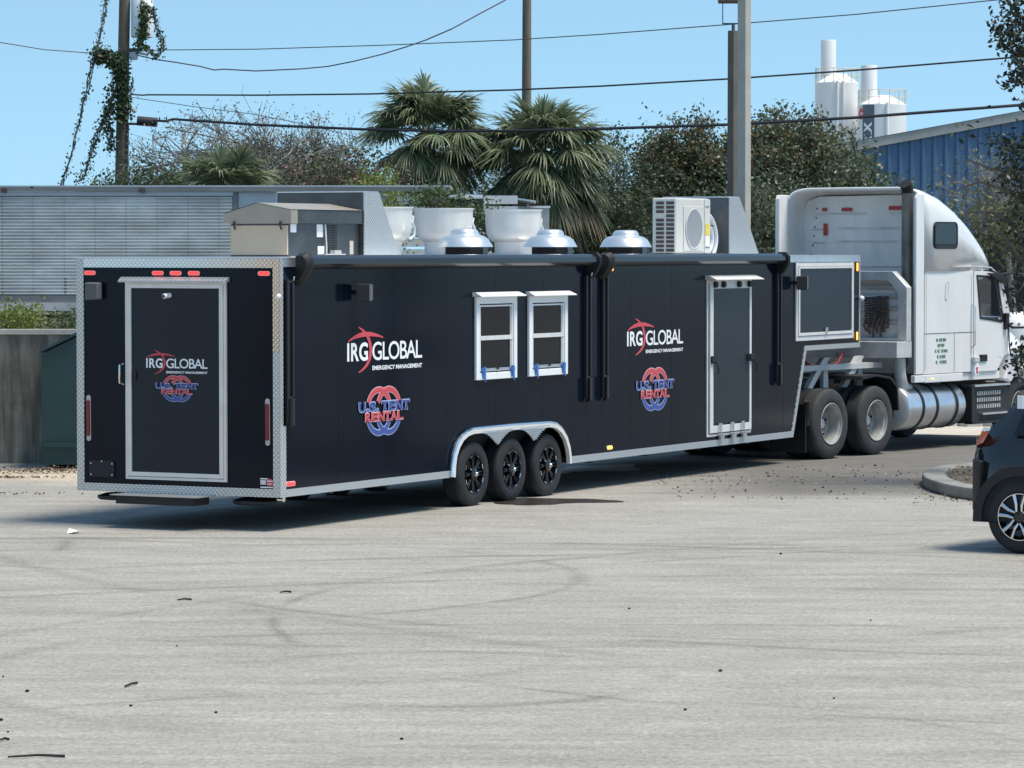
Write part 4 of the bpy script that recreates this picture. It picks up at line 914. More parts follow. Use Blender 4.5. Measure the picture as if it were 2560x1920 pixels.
# driver, seated on the far side with an arm on the wheel
def skin_person():
    P = {}
    pts = []; eds = []; rad = []
    def add(n, p, r, prev=None):
        P[n] = len(pts); pts.append(p); rad.append(r)
        if prev is not None: eds.append((P[prev], P[n]))
    y = TW - .65
    add('pel', (3.0, y, 1.62), .16); add('waist', (3.0, y, 1.78), .14, 'pel'); add('chest', (2.99, y, 2.0), .165, 'waist'); add('neck', (3.0, y, 2.17), .06, 'chest')
    add('chin', (3.03, y, 2.25), .075, 'neck'); add('head', (3.02, y, 2.34), .095, 'chin'); add('crown', (3.0, y, 2.42), .07, 'head')
    for s in (-1, 1):
        add('sh%d' % s, (3.0, y + s * .19, 2.08), .065, 'chest'); add('el%d' % s, (3.12, y + s * .26, 1.84), .05, 'sh%d' % s)
        add('wr%d' % s, (3.40, y + s * .2, 1.93), .034, 'el%d' % s); add('ha%d' % s, (3.47, y + s * .19, 1.95), .04, 'wr%d' % s)
        add('hi%d' % s, (3.05, y + s * .1, 1.6), .1, 'pel'); add('kn%d' % s, (3.48, y + s * .16, 1.62), .075, 'hi%d' % s); add('an%d' % s, (3.62, y + s * .15, 1.28), .045, 'kn%d' % s); add('to%d' % s, (3.76, y + s * .15, 1.22), .04, 'an%d' % s)
    me = bpy.data.meshes.new('person'); me.from_pydata(pts, eds, []); o = bpy.data.objects.new('person', me); COL.objects.link(o)
    o.modifiers.new('skin', 'SKIN'); me.skin_vertices or None
    for i, r in enumerate(rad): me.skin_vertices[0].data[i].radius = (r, r)
    me.skin_vertices[0].data[0].use_root = True
    ss = o.modifiers.new('sub', 'SUBSURF'); ss.levels = 1; ss.render_levels = 1
    return o, y
drv, yd = skin_person()
drv.data.materials.append(mat('dark work clothes', (.03, .03, .035), .8))
rot_m = Matrix.Translation(K.location) @ Matrix.Rotation(R(54), 4, 'Z'); drv.matrix_world = rot_m
tag(drv, 'driver in dark clothes sitting at the wheel of the white truck', 'person')
skin_c = mat('driver skin', (.55, .25, .2), .6)
hc = MB()
for s in (-1, 1):
    hy = yd + s * .19
    for f in range(4): hc.tube([(3.45, hy - .03 + f * .02, 1.96), (3.50, hy - .03 + f * .02, 1.99), (3.53, hy - .03 + f * .02, 1.97), (3.52, hy - .03 + f * .02, 1.94)], [.012, .011, .01, .008], 6)
    hc.tube([(3.44, hy + .03 * -s, 1.95), (3.48, hy + .055 * -s, 1.97), (3.51, hy + .05 * -s, 1.98)], [.013, .012, .009], 6).lathe([(.0001, -.03), (.045, 0), (.0001, .03)], (3.45, hy, 1.95), 'z', 10)
hc.lathe([(.0001, -.11), (.06, -.09), (.085, -.02), (.09, .04), (.07, .09), (.0001, .12)], (3.045, yd, 2.33), 'z', 14)
hc.lathe([(.0001, -.02), (.018, 0), (.0001, .03)], (3.14, yd, 2.32), 'z', 8)
hc.build('head_and_hands', skin_c, drv, smooth=True)
MB().lathe([(.1, .02), (.1, .06), (.08, .11), (.0001, .135)], (3.03, yd, 2.33), 'z', 14).build('hair', M['dark_in'], drv, smooth=True)

# ------------------------------------------------------------------ dark SUV entering at the right
V_ = empty('parked_suv', (4.99, 35.25, 0), R(-34))
tag(V_, 'black SUV at the right edge, rear wheel with split silver spokes', 'car')
paint = mat('black car paint', (.01, .01, .012), .14, coat=.8)
def carsec(x, zt, zsh, y0, ins, zb=.33):
    """cross-section ring at station x: near side y0, belt at zsh, roof zt inset by ins; body 1.82 wide"""
    w_ = 1.82; yn, yf = y0, w_ - y0
    return [(x, yn + .05, zb), (x, yn, zb + .12), (x, yn - .012, (zb + zsh) / 2), (x, yn + .015, zsh - .05), (x, yn + .05, zsh), (x, yn + ins * .7, (zsh + zt) / 2 + .08), (x, yn + ins, zt - .04), (x, yn + ins + .12, zt),
            (x, yf - ins - .12, zt), (x, yf - ins, zt - .04), (x, yf - ins * .7, (zsh + zt) / 2 + .08), (x, yf - .05, zsh), (x, yf - .015, zsh - .05), (x, yf + .012, (zb + zsh) / 2), (x, yf, zb + .12), (x, yf - .05, zb)]
secs = [carsec(-.68, 1.00, .96, .50, .06, .5), carsec(-.64, 1.04, 1.0, .26, .06, .42), carsec(-.55, 1.08, 1.03, .12, .1), carsec(-.44, 1.18, 1.07, .05, .16), carsec(-.30, 1.36, 1.1, .02, .22), carsec(-.12, 1.56, 1.12, 0, .26), carsec(.06, 1.66, 1.12, 0, .27), carsec(.5, 1.69, 1.1, 0, .28),
        carsec(1.4, 1.68, 1.07, 0, .28), carsec(1.9, 1.6, 1.05, 0, .3), carsec(2.6, 1.12, 1.02, .02, .2), carsec(3.2, 1.03, .98, .06, .12), carsec(3.45, .9, .85, .2, .08, .4)]
cb = V_ and MB().loft(secs).build('body', paint, V_, smooth=True)
def vp(name, m, mb, parent=V_, **k): return mb.build(name, m, parent, **k)
vp('rear_glass', M['glass'], MB().add([(-.46, .32, 1.22), (-.12, .42, 1.60), (-.12, 1.4, 1.60), (-.46, 1.5, 1.22)], [(0, 1, 2, 3)]))
vp('side_glass', M['glass'], MB().add([(-.1, .035, 1.16), (.05, .15, 1.55), (.9, .17, 1.60), (.9, -.0, 1.15), (1.0, .0, 1.15), (1.0, .17, 1.60), (1.7, .2, 1.56), (2.2, .03, 1.12)], [(0, 1, 2, 3), (4, 5, 6, 7)]))
vp('roof_rail', M['matte_black'], MB().tube([(.0, .27, 1.66), (.12, .27, 1.74), (1.3, .27, 1.75), (1.5, .27, 1.70)], .02, 8))
vp('spoiler', M['matte_black'], MB().loft([[(-.26, y, 1.58), (-.1, y, 1.67), (.0, y, 1.68), (-.05, y, 1.60)] for y in (.35, 1.47)]))
vp('white_patch', M['white_print'], MB().box(-.09, -.03, .10, .12, 1.42, 1.55))  # plain white patch near the rear side glass
tl = vp('tail_light', mat('orange red tail lamp', (.62, .12, .03), .2, coat=.5), MB().add([(-.545, .10, 1.04), (-.60, .2, 1.03), (-.46, .07, 1.19), (-.36, .03, 1.19), (-.42, .02, 1.08), (-.50, .2, 1.2)], [(0, 4, 3, 2), (1, 0, 2, 5)]))
vp('reversing_lamp', M['white_print'], MB().add([(-.46, .068, 1.195), (-.36, .028, 1.195), (-.34, .028, 1.225), (-.44, .07, 1.23)], [(0, 1, 2, 3)]), tl)
# wheel arch cladding and wheel
cl = []
for i in range(19): a = R(180 * i / 18); cl.append(a)
outr = [(-.50 * math.cos(a) if True else 0, .36 + .50 * math.sin(a)) for a in cl]; innr = [(-.405 * math.cos(a), .36 + .405 * math.sin(a)) for a in cl]
vp('arch_cladding', M['matte_black'], strip_along([(-.5 * math.cos(a), .36 + .5 * math.sin(a)) for a in cl], -.1, -.035, .02) if False else MB().ring(outr + [(.5, .3), (-.5, .3)], innr + [(.405, .3), (-.405, .3)], -.04, .03), smooth=False)
vp('wheel_well', M['dark_in'], MB().prism([(-.41 * math.cos(a), .36 + .41 * math.sin(a)) for a in cl] + [(.41, .3), (-.41, .3)], -.0135, .005))
vp('lower_cladding', M['matte_black'], MB().loft([[(x, y, z) for x, y in ((-.70, .62), (-.69, .44), (-.65, .25), (-.57, .10), (-.48, .015), (-.44, -.02), (-.42, .06), (-.52, .16), (-.62, .5))] for z in (.40, .44, .62, .84, .90)]), smooth=True, bevel=.01)
vp('sill', M['matte_black'], MB().box(.5, 2.3, -.03, .03, .28, .46))
def suv_wheel(x, y, flip):
    hub = MB().lathe([(.05, .02), (.05, -.008), (.0001, -.012)], (0, 0, 0), 'y', 16).build('wheel', M['rim_black'], V_, smooth=True, loc=(x, y, .362), rot=(0, 0, math.pi if flip else 0))
    tyre_mesh(.362, .22, .235, parent=hub)
    rm = MB().lathe([(.238, -.003), (.228, -.004), (.222, .01), (.21, .1), (.05, .14)], (0, 0, 0), 'y', 48); rm.f = [f for f in rm.f if len(f) == 4]; rm.build('rim', M['rim_black'], hub, smooth=True)
    MB().tube([(.229 * math.cos(a), -.006, .229 * math.sin(a)) for a in np.linspace(0, 2 * math.pi, 41)], .006, 5, False).build('rim_edge', M['chrome'], hub)
    for k in range(5):
        a = 2 * math.pi * k / 5 + .31
        sp_ = MB()
        for s in (-1, 1):
            sp_.tube([(.06 * math.cos(a + s * .5), -.01, .06 * math.sin(a + s * .5)), (.13 * math.cos(a + s * .24), -.012, .13 * math.sin(a + s * .24)), (.222 * math.cos(a + s * .25), -.006, .222 * math.sin(a + s * .25))], [.01, .016, .02], 6)
        sp_.build('spoke', M['chrome'], hub)
    return hub
sw = suv_wheel(0, -.02, False); copy_tree(sw, V_, (2.6, -.02, .362)); sw2 = suv_wheel(0, 1.84, True); copy_tree(sw2, V_, (2.6, 1.84, .362))

# ------------------------------------------------------------------ behind the yard wall: dumpster, corrugated store, sheds
d = empty('dumpster', (-6.38, 48.8, 0)); tag(d, 'dark green steel dumpster with sloping top against the retaining wall', 'dumpster')
MB().prism([(0, .06), (3.6, .06), (3.6, 1.60), (1.9, 2.2), (.48, 1.80), (0, 1.56)], 0, 1.15).build('bin', M['dumpster'], d)
MB().box(0.02, 3.58, -.05, -.001, .30, .36).box(.9, 1.0, -.06, -.001, .06, 1.5).build('rib', M['dumpster'], d)
MB().prism([(-.03, 1.57), (.48, 1.82), (.48, 1.86), (-.03, 1.60)], -.04, 1.18).build('lid', M['dumpster'], d)
for x in (.15, 3.3): MB().lathe([(.07, 0), (.07, .05)], (x, .1, .07), 'y', 12).build('caster', M['matte_black'], d)

c = empty('corrugated_store', (-30, 64, 1.76)); tag(c, 'long silver corrugated metal store behind the retaining wall', 'building')
cm = MB(); nrib = 30; z0, z1 = .40, 2.16; per = (z1 - z0) / nrib
zs, ys = [], []
for i in range(nrib):
    for t, y in ((0, 0), (.18, -.008), (.36, -.05), (.6, -.05), (.78, -.008)): zs.append(z0 + (i + t) * per); ys.append(y)
zs.append(z1); ys.append(0); n = len(zs)
xs = [0.0] + [x for x in np.arange(.6, 25.04, .55)] + [25.04]
for k in range(len(xs) - 1):
    o = len(cm.v); jy = RNG.uniform(-.004, .004)
    for x in (xs[k], xs[k + 1] - .004):
        cm.v += [(x, y + jy, z) for y, z in zip(ys, zs)]
    cm.f += [(o + i, o + i + 1, o + n + i + 1, o + n + i) for i in range(n - 1)]
tag(cm.build('corrugated_panels', M['corr'], c), kind='stuff')
MB().box(0, 25.04, 0.02, 2.6, .1, 2.2).build('frame', M['corr_dark'], c)
for (nm, m, b) in (('top_rail', M['corr_dark'], (0, 28.9, -.10, -.04, 2.24, 2.32)), ('top_flashing', M['corr_smooth'], (0, 25.05, -.06, -.005, 2.165, 2.238)), ('roof', M['corr_smooth'], (0, 28.9, -.05, 2.7, 2.325, 2.35)),
        ('bottom_rail', M['corr_dark'], (0, 25.1, -.07, .0, .28, .395)), ('bottom_rail', M['grime'], (0, 25.1, -.09, .0, .12, .275)), ('end_post', M['corr_dark'], (25.045, 25.13, -.05, .1, .1, 2.235)), ('smooth_panel', M['corr_smooth'], (25.14, 27.85, .0, .2, .2, 2.235))):
    MB().box(*b).build(nm, m, c)
for x in np.arange(.6, 25, 1.65): MB().box(x, x + .035, -.034, -.031, .42, .7).build('seam', M['corr_dark'], c) if x > 18 else None
for k in range(9): MB().box(27.86, 30.1, -.02 - .01 * (k % 2), .1, .5 + k * .19, .5 + k * .19 + .15).build('siding_board', M['dirty_white'], c)
MB().box(28.85, 29.5, -.06, -.035, 1.88, 2.12).build('window', M['glass'], c); MB().frame(28.82, 29.53, 1.85, 2.15, .035, -.08, -.03).build('window_frame', M['dirty_white'], c)
MB().box(22.6, 22.78, -.1, -.091, .17, .26).build('sign_plate', M['white_print'], c)
for x in (18.4, 20.95, 23.4): MB().box(x, x + .1, -.13, -.10, 2.22, 2.30).build('rust_spot', M['rust'], c)

sh = empty('white_shed', (.0, 66, 1.2)); tag(sh, 'small white shed with curved metal roof edge behind the rooftop fans', 'shed')
MB().box(-.58, .32, 0, 2, 0, 2.56).build('wall', M['dirty_white'], sh); MB().box(-.78, -.62, -.15, 0, 0, 2.62).build('column', M['white_frame'], sh)
MB().loft([[(x, -.35, z), (x, -.35, z + .03), (x, 2.2, z + .03), (x, 2.2, z)] for x, z in ((-1.3, 2.76), (-.75, 2.75), (-.3, 2.72), (.1, 2.68), (.44, 2.63))]).build('roof', M['alu'], sh)
MB().box(.33, .68, .0, 1.2, 0, 2.53).build('cabinet', M['grime'], sh); MB().box(.32, .70, -.03, .0, 2.53, 2.57).build('cabinet_edge', M['white_frame'], sh)
MB().box(-.25, .1, -.03, -.005, 2.32, 2.45).build('vent_panel', M['galv'], sh)
MB().box(-.52, -.46, -.1, -.02, 0, 2.55).build('post', M['grime'], sh); MB().box(.27, .31, -.1, -.02, 0, 2.6).build('post', M['grime'], sh)

# blue profiled metal warehouse, gable towards us
b_ = empty('blue_warehouse', (0, 95, 0)); tag(b_, 'blue ribbed metal warehouse with pale sloping roof edge behind the cab', 'building')
def roof_z(x): return 5.56 + (x - 9.01) * .182 if x < 22 else 5.56 + (22 - 9.01) * .182 - (x - 22) * .182
bm_ = MB(); x = 4.0; k = 0
while x < 36:
    x1 = x + .30
    for (a, bb, y) in ((x, x + .16, 0), (x + .16, x + .2, 0), (x + .2, x + .26, -.05), (x + .26, x1, -.05)):
        y2 = {0: y, 1: -.05, 2: -.05, 3: 0}[(0 if bb - a > .1 else 1 if a < x + .19 else 2 if bb < x + .27 else 3)]
        bm_.add([(a, y, 0), (bb, y2, 0), (bb, y2, roof_z(bb)), (a, y, roof_z(a))], [(0, 1, 2, 3)])
    x = x1
tag(bm_.build('ribbed_cladding', M['blue_sheet'], b_), kind='stuff')
MB().prism([(3.8, roof_z(3.8)), (22, roof_z(22)), (36.2, roof_z(36.2)), (36.2, roof_z(36.2) + .24), (22, roof_z(22) + .24), (3.8, roof_z(3.8) + .24)], -.12, 0.).build('fascia', M['fascia'], b_)
MB().add([(3.8, -.15, roof_z(3.8) + .25), (22, -.15, roof_z(22) + .25), (22, 40, roof_z(22) + .25), (3.8, 40, roof_z(3.8) + .25), (36.2, -.15, roof_z(36.2) + .25), (36.2, 40, roof_z(36.2) + .25)], [(0, 1, 2, 3), (1, 4, 5, 2)]).build('roof', M['corr_smooth'], b_)
MB().box(4, 36, .1, 39, 0, 4.4).build('walls', M['blue_sheet'], b_)
MB().box(12.0, 14.6, -.12, -.055, 0, 3.4).build('door', M['dark_in'], b_)

# cement silos
def silo(x, r, z1, nm_label, sx, sr, sz, pos, extra=None):
    s_ = empty('cement_silo', (x, 275, 0)); tag(s_, nm_label, 'silo')
    MB().lathe([(r, 0), (r, z1), (r * .93, z1 + .1), (.6, z1 + .7), (.0001, z1 + .75)], (0, 0, 0), 'z', 48).build('tank', M['silo'], s_, smooth=True)
    MB().lathe([(sr, z1), (sr, sz), (sr * .95, sz + .08), (.0001, sz + .1)], (sx, 0, 0), 'z', 28).build('filter_stack', M['silo'], s_, smooth=True)
    rl = MB(); q = 14
    for h in (.55, 1.1):
        rl.tube([(r * .98 * math.cos(t), r * .98 * math.sin(t), z1 + h) for t in np.linspace(0, 2 * math.pi, q * 2 + 1)], .025, 5, False)
    for i in range(q): t = 2 * math.pi * i / q; rl.tube([(r * .98 * math.cos(t), r * .98 * math.sin(t), z1), (r * .98 * math.cos(t), r * .98 * math.sin(t), z1 + 1.1)], .035, 5)
    rl.build('railing', M['silo_yellow'], s_)
    pipe = MB()
    for px in pos: pipe.tube([(px, -math.sqrt(r * r - px * px) - .12, 0), (px, -math.sqrt(r * r - px * px) - .12, z1 + .1), (px + .3, -r * .5, z1 + .6)], .1, 8)
    pipe.build('fill_pipe', M['silo'], s_, smooth=True)
    return s_
s1 = silo(24.75, 1.66, 15.55, 'left taller white cement silo with thick filter stack on top', -.65, .58, 18.75, (-.1, .35))
s2 = silo(27.95, 1.84, 13.8, 'right white cement silo with red diamond and grey lettered band', -1.0, .62, 16.7, (.2,))
# push s2 slightly nearer so that it stands in front
s2.location = (27.95, 272.5, 0)
for o_ in (s1, s2): MB().box(.9, 1.3, -.5, .1, 0.0, .1).build('platform', M['silo_yellow'], o_, loc=(0, 0, 13.8 if o_ is s2 else 15.55))
def on_silo(r, ang0, ang1, z0, z1, out, n=8):
    return MB().loft([[(r * math.sin(t) * (1 + out), -r * math.cos(t) * (1 + out), z0), (r * math.sin(t) * (1 + out), -r * math.cos(t) * (1 + out), z1)] for t in np.linspace(ang0, ang1, n)], False, False)
on_silo(1.84, R(-58), R(-24), 8.0, 13.76, .006).build('sign_band', M['silo_grey'], s2)
def wrap(p2, f2, r, out):
    return MB().add([(r * math.sin(a) * (1 + out), -r * math.cos(a) * (1 + out), z) for a, z in p2], f2)
dm = [(-74, 10.75), (-63, 9.8), (-49, 10.75), (-63, 11.7)]
dm = [(R(-64) + R(a), z) for a, z in ((-16, 13.12), (0, 12.4), (22, 13.12), (0, 13.74))]
wrap(dm, [(0, 1, 2, 3)], 1.84, .012).build('emblem', M['white_print'], s2)
dm = [(R(-64) + R(a), z) for a, z in ((-13, 13.12), (-1, 12.6), (13, 13.12), (-1, 13.62))]
wrap(dm, [(0, 1, 2, 3)], 1.84, .02).build('emblem', M['red_print'], s2)
g_, f_ = text_mesh('MIX', 1.75, R(22), .05, 1.1)
wrap([(R(-30) - y, 10.72 + x) for x, y in g_], f_, 1.84, .012).build('lettering', M['white_print'], s2)

# ------------------------------------------------------------------ poles
def pole(name, label, x, y, r0, r1, h, m, lean=0., group=None):
    p = empty(name, (x, y, 0)); tag(p, label, 'utility pole', group)
    MB().tube([(lean * (t - .5), 0, h * t) for t in np.linspace(0, 1, 8)], [r0 + (r1 - r0) * t for t in np.linspace(0, 1, 8)], 16).build('shaft', m, p, smooth=True)
    return p
lp_ = pole('utility_pole', 'vine covered wooden utility pole with transformer at the far left', -9.2, 85, .165, .125, 10.5, M['wood_pole'], .25)
MB().tube([(.13, -.09, 0), (.13, -.1, 4.5), (.16, -.11, 5.9)], .03, 8).build('conduit', M['cable_grey'], lp_)
MB().box(.04, .5, -.03, .03, 7.62, 7.7).build('bracket', M['cable_grey'], lp_)
tr = MB().lathe([(.25, 7.95), (.26, 8.0), (.26, 8.88), (.23, 8.93), (.0001, 8.97)], (.50, -.05, 0), 'z', 28).build('transformer', M['white_frame'], lp_, smooth=True)
tag(tr, 'white cylindrical transformer')
MB().tube([(-.0, 0, 7.55), (.35, 0, 7.60), (.62, 0, 7.55)], .035, 6).lathe([(.09, 7.42), (.11, 7.5), (.07, 7.58)], (.30, -.1, 0), 'z', 10).build('insulator', M['hose'], lp_)
MB().tube([(.1, -.1, 6.22), (.22, -.1, 6.3), (.35, -.1, 6.2)], .05, 6).build('bracket', M['grime'], lp_)
pole('utility_pole', 'plain wooden utility pole rising between the two tall palms', .40, 100, .155, .115, 12, M['wood_pole'], .04)
def sqpole(name, label, x, y, w_, h, m, rz, r_out=.0, top=None):
    p = empty(name, (x, y, 0), R(rz)); tag(p, label, 'light pole')
    MB().loft([[(-a, -a, z), (a, -a, z), (a, a, z), (-a, a, z)] for a, z in ((w_ * .56, 0), (w_ * .5, h))]).build('shaft', m, p, bevel=.012)
    return p
q1 = sqpole('light_pole', 'tall square concrete pole in front of the leafy tree', 3.86, 60, .16, 10, M['conc_pole'], 52)
q2 = sqpole('light_pole', 'grey pole with lamp bracket directly behind the concrete pole', 3.80, 62, .14, 6.73, mat('dark grey painted pole', (.13, .115, .095), .7, var=.15, vscale=3), 45)
MB().tube([(0, 0, 6.73), (0, 0, 6.85)], .03, 8).build('stub', M['cable_grey'], q2)
MB().box(-.19, .08, -.008, .008, 6.84, 6.86).box(-.19, -.175, -.008, .008, 6.84, 7.2).build('bracket', M['matte_black'], q2, rot=(0, 0, R(-45)))
MB().box(-.26, .16, -.15, .15, 7.2, 7.34).build('lamp_head', mat('brown lamp housing', (.09, .06, .05), .5), q2, rot=(0, 0, R(-45)), bevel=.02)

# ------------------------------------------------------------------ overhead lines
def line(name, label, pts, r, m=None, cat='cable'):
    o = MB().tube(pts, r, 6).build(name, m or M['cable'], None, smooth=True); tag(o, label, cat, None); return o
CX, CZ0 = 1280., 3.0
import math as _m
P_ = _m.atan(340 / 9000.)
def at(px, py, Y):
    """world point at depth Y seen in the direction given by photograph coordinates"""
    v = (960 - py) / 9000.; fy = _m.cos(P_) + _m.sin(P_) * v; fz = -_m.sin(P_) + _m.cos(P_) * v; t = Y / fy
    return ((px - 1280) / 9000. * t, Y, 3.0 + fz * t)
line('overhead_wire', 'highest thin grey wire crossing the whole sky', [at(-60, 98, 84), at(0, 106, 84), at(110, 124, 84.4), at(231, 133, 84.8), at(300, 130, 85), at(405, 125, 85), at(640, 123, 84), at(960, 113, 82), at(1280, 100, 80), at(1500, 86, 78), at(1812, 62, 76), at(2140, 36, 74), at(2490, 0, 72), at(2700, -22, 71)], .013, M['cable_grey'])
line('overhead_wire', 'slack wavy wire swinging down to the vine covered pole', [at(330, 135, 85), at(390, 149, 85), at(440, 156, 85), at(500, 166, 85), at(535, 175, 85), at(560, 173, 85), at(640, 177.5, 85), at(756, 172, 85), at(820, 166, 86), at(886, 153, 86), at(958, 135, 87), at(1016, 117, 87), at(1065, 100, 88), at(1130, 72, 88), at(1200, 34, 89), at(1275, -6, 90)], .016)
line('overhead_cable', 'middle black cable passing across the first palm crown', [at(330, 236, 84), at(356, 238, 84), at(370, 237, 84), at(640, 238, 80), at(923, 235, 78), at(1280, 225, 76), at(1500, 215.5, 75), at(1827, 197, 74), at(2140, 175.6, 73), at(2510, 145.5, 72), at(2700, 130, 71)], .02)
line('overhead_cable', 'lowest and thickest black cable with a splice box at its left end', [at(310, 309, 85), at(342, 310, 85), at(395, 302, 84), at(415, 303, 84), at(434, 298, 83), at(640, 312, 79), at(900, 323, 76), at(1103, 328, 75), at(1280, 327, 74), at(1500, 322, 73), at(1838, 311, 72), at(2140, 294, 71), at(2560, 262, 70), at(2700, 251, 70)], .033)
line('overhead_wire', 'faint thin wire sagging over the bare branched tree', [at(315, 240, 85), at(333, 244, 85), at(480, 266, 83), at(636, 286, 81), at(760, 310, 80), at(900, 345, 79)], .009, M['cable_grey'])
sb = MB().tube([at(343, 302, 84.7), at(393, 306, 84.7)], .11, 12).build('splice_box', M['cable'], None, smooth=True); tag(sb, 'black cylindrical splice box on the lowest cable', 'cable box')
for px in (399, 416): MB().tube([at(px, 293, 84), at(px, 304, 84)], .018, 5).build('clamp', M['cable'], sb)

# ------------------------------------------------------------------ vegetation
def leaves(pts, size, asp=.5, flat=0., jit=.35):
    """pointed leaf blades, one folded quad pair each"""
    n = len(pts); pts = np.asarray(pts, float)
    d = RNG.normal(size=(n, 3)); d[:, 2] *= (1 - flat); d /= np.linalg.norm(d, axis=1)[:, None]
    e = RNG.normal(size=(n, 3)); e -= (e * d).sum(1)[:, None] * d; e /= np.linalg.norm(e, axis=1)[:, None]
    s_ = size * (1 + RNG.uniform(-jit, jit, n))[:, None]; nn = np.cross(d, e)
    a = pts - d * s_ * .5; b = pts + e * s_ * asp * .5 + nn * s_ * .08; c_ = pts + d * s_ * .5; f = pts - e * s_ * asp * .5 + nn * s_ * .08
    v = np.stack([a, b, c_, f], 1).reshape(-1, 3)
    fa = np.arange(n)[:, None] * 4 + np.array([[0, 1, 2, 3]])
    return v, fa
def np_mesh(name, v, f, m, parent=None):
    me = bpy.data.meshes.new(name); nv, nf, k = len(v), len(f), f.shape[1]
    me.vertices.add(nv); me.vertices.foreach_set('co', np.ascontiguousarray(v, dtype=np.float32).ravel())
    me.loops.add(nf * k); me.loops.foreach_set('vertex_index', np.ascontiguousarray(f, dtype=np.int32).ravel())
    me.polygons.add(nf); me.polygons.foreach_set('loop_start', np.arange(0, nf * k, k, dtype=np.int32)); me.polygons.foreach_set('loop_total', np.full(nf, k, dtype=np.int32))
    me.update(calc_edges=True); me.materials.append(m)
    o = bpy.data.objects.new(name, me); COL.objects.link(o)
    if parent: o.parent = parent
    return o
def rnd_in(n, c_, r, shell=.0, low=-1.):
    out = []
    while len(out) < n:
        p = RNG.uniform(-1, 1, 3); q = np.linalg.norm(p)
        if q > 1 or q < shell or p[2] < low: continue
        out.append(np.array(c_) + p * np.array(r))
    return out
def bent(a, b, n, amp):
    a, b = np.array(a, float), np.array(b, float); L_ = np.linalg.norm(b - a); o = RNG.normal(size=3) * amp * L_
    return [tuple(a + (b - a) * t + o * math.sin(math.pi * t)) for t in np.linspace(0, 1, n)]
def tree(name, label, base, c_, r, limbs=7, subs=6, twigs=6, leaf=.09, per=12, spread=.18, lm='leaf_mid', bark='bark', tr=.16, low=-.6, cat='tree', asp=.5, group=None, extra=None, lumpy=0., tw=.055):
    t = empty(name, tuple(base)); tag(t, label, cat, group); B = np.array(base, float)
    c0 = np.array(c_, float) - B
    trunk = MB(); fork = np.array([c0[0] * .55, c0[1], max(.3, c0[2] - r[2] * .75)])
    trunk.tube(bent((0, 0, 0), fork, 6, .03), [tr * (1 - .06 * i) for i in range(6)], 9)
    trunk.build('trunk', M[bark], t, smooth=True)
    br = MB(); tips = []
    for e in rnd_in(limbs, c0, np.array(r) * .62, .35, -.4):
        P = bent(fork, e, 5, .1); br.tube(P, [tr * .5, tr * .42, tr * .33, tr * .26, tr * .2], 6, False)
        for s_ in range(subs):
            q = np.array(e) + RNG.normal(size=3) * np.array(r) * .34
            dd = (q - c0) / np.array(r); ln = np.linalg.norm(dd)
            if ln > .97: q = c0 + dd / ln * .97 * np.array(r)
            st = P[RNG.integers(2, 5)]
            P2 = bent(st, q, 4, .12); br.tube(P2, [tr * .17, tr * .13, tr * .1, tr * .07], 4, False)
            for k in range(twigs):
                w_ = q + RNG.normal(size=3) * spread * 1.6; w_[2] += abs(RNG.normal()) * spread * .5
                br.tube(bent(P2[RNG.integers(1, 4)], w_, 3, .1), [tr * tw, tr * tw * .7, tr * tw * .4], 3, False); tips.append(w_)
    br.build('branches', M[bark], t)
    tips = np.array(tips)
    idx = RNG.integers(0, len(tips), int(len(tips) * per))
    P = tips[idx] + RNG.normal(size=(len(idx), 3)) * spread
    v, f = leaves(P, leaf, asp); np_mesh('crown', v, f, M[lm], t)
    if extra:
        (lm2, frac, cond) = extra
        sel = tips[[i for i in range(len(tips)) if cond(tips[i] + B)]]
        if len(sel):
            idx = RNG.integers(0, len(sel), int(len(sel) * per * frac)); P = sel[idx] + RNG.normal(size=(len(idx), 3)) * spread
            v, f = leaves(P, leaf, asp); np_mesh('foliage', v, f, M[lm2], t)
    return t
# bare branched seasonal tree at the left, and the thicker growth in front of it
tree('seasonal_tree', 'wide nearly bare grey tree behind the small palm', (-6.2, 83, 1.76), (-6.3, 83, 4.75), (2.65, 1.8, 1.5), 18, 11, 9, .07, 3.4, .11, 'leaf_sparse', 'twig', .15, low=-.3, tw=.085)
tree('seasonal_tree', 'nearly bare grey tree reaching right towards the first tall palm', (-4.7, 84, 1.76), (-4.6, 84, 4.6), (1.35, 1.5, 1.5), 10, 10, 9, .07, 3.6, .11, 'leaf_sparse', 'twig', .13, tw=.085)
tree('shrub', 'dark green shrub between the vine covered pole and the small palm', (-8.0, 78, 1.76), (-7.9, 78, 4.1), (1.3, 1., .55), 9, 8, 6, .08, 11, .11, 'leaf_dark', cat='shrub', tr=.07)
tree('shrub', 'pink flowering shrub between the small palm and the first tall palm', (-3.9, 77, 1.76), (-3.75, 77, 4.2), (1.5, 1., .75), 10, 9, 6, .085, 9, .12, 'leaf_boug', cat='shrub', tr=.07)
tree('shrub', 'yellow green shrub hanging over the deflector plate', (-2.9, 74, 1.76), (-2.85, 74, 4.05), (.62, .6, .42), 5, 6, 5, .08, 9, .09, 'leaf_lime', cat='shrub', tr=.05)
tree('shrub', 'low green shrub at the foot of the vine covered pole', (-9.5, 80, 1.76), (-9.3, 80, 4.0), (.7, .6, .42), 5, 6, 5, .08, 8, .09, 'leaf_mid', cat='shrub', tr=.05)
tree('tree', 'open branched flowering tree seen under the first tall palm', (-1.6, 86, 0), (-1.9, 86, 4.3), (1.25, 1.2, .95), 8, 8, 7, .08, 6.5, .13, 'leaf_boug', 'bark', .09)
tree('tree', 'green tree filling the gap beneath the second tall palm', (.2, 88, 0), (.1, 88, 4.1), (1.5, 1.2, .9), 8, 8, 7, .085, 10, .14, 'leaf_mid', 'bark', .1)
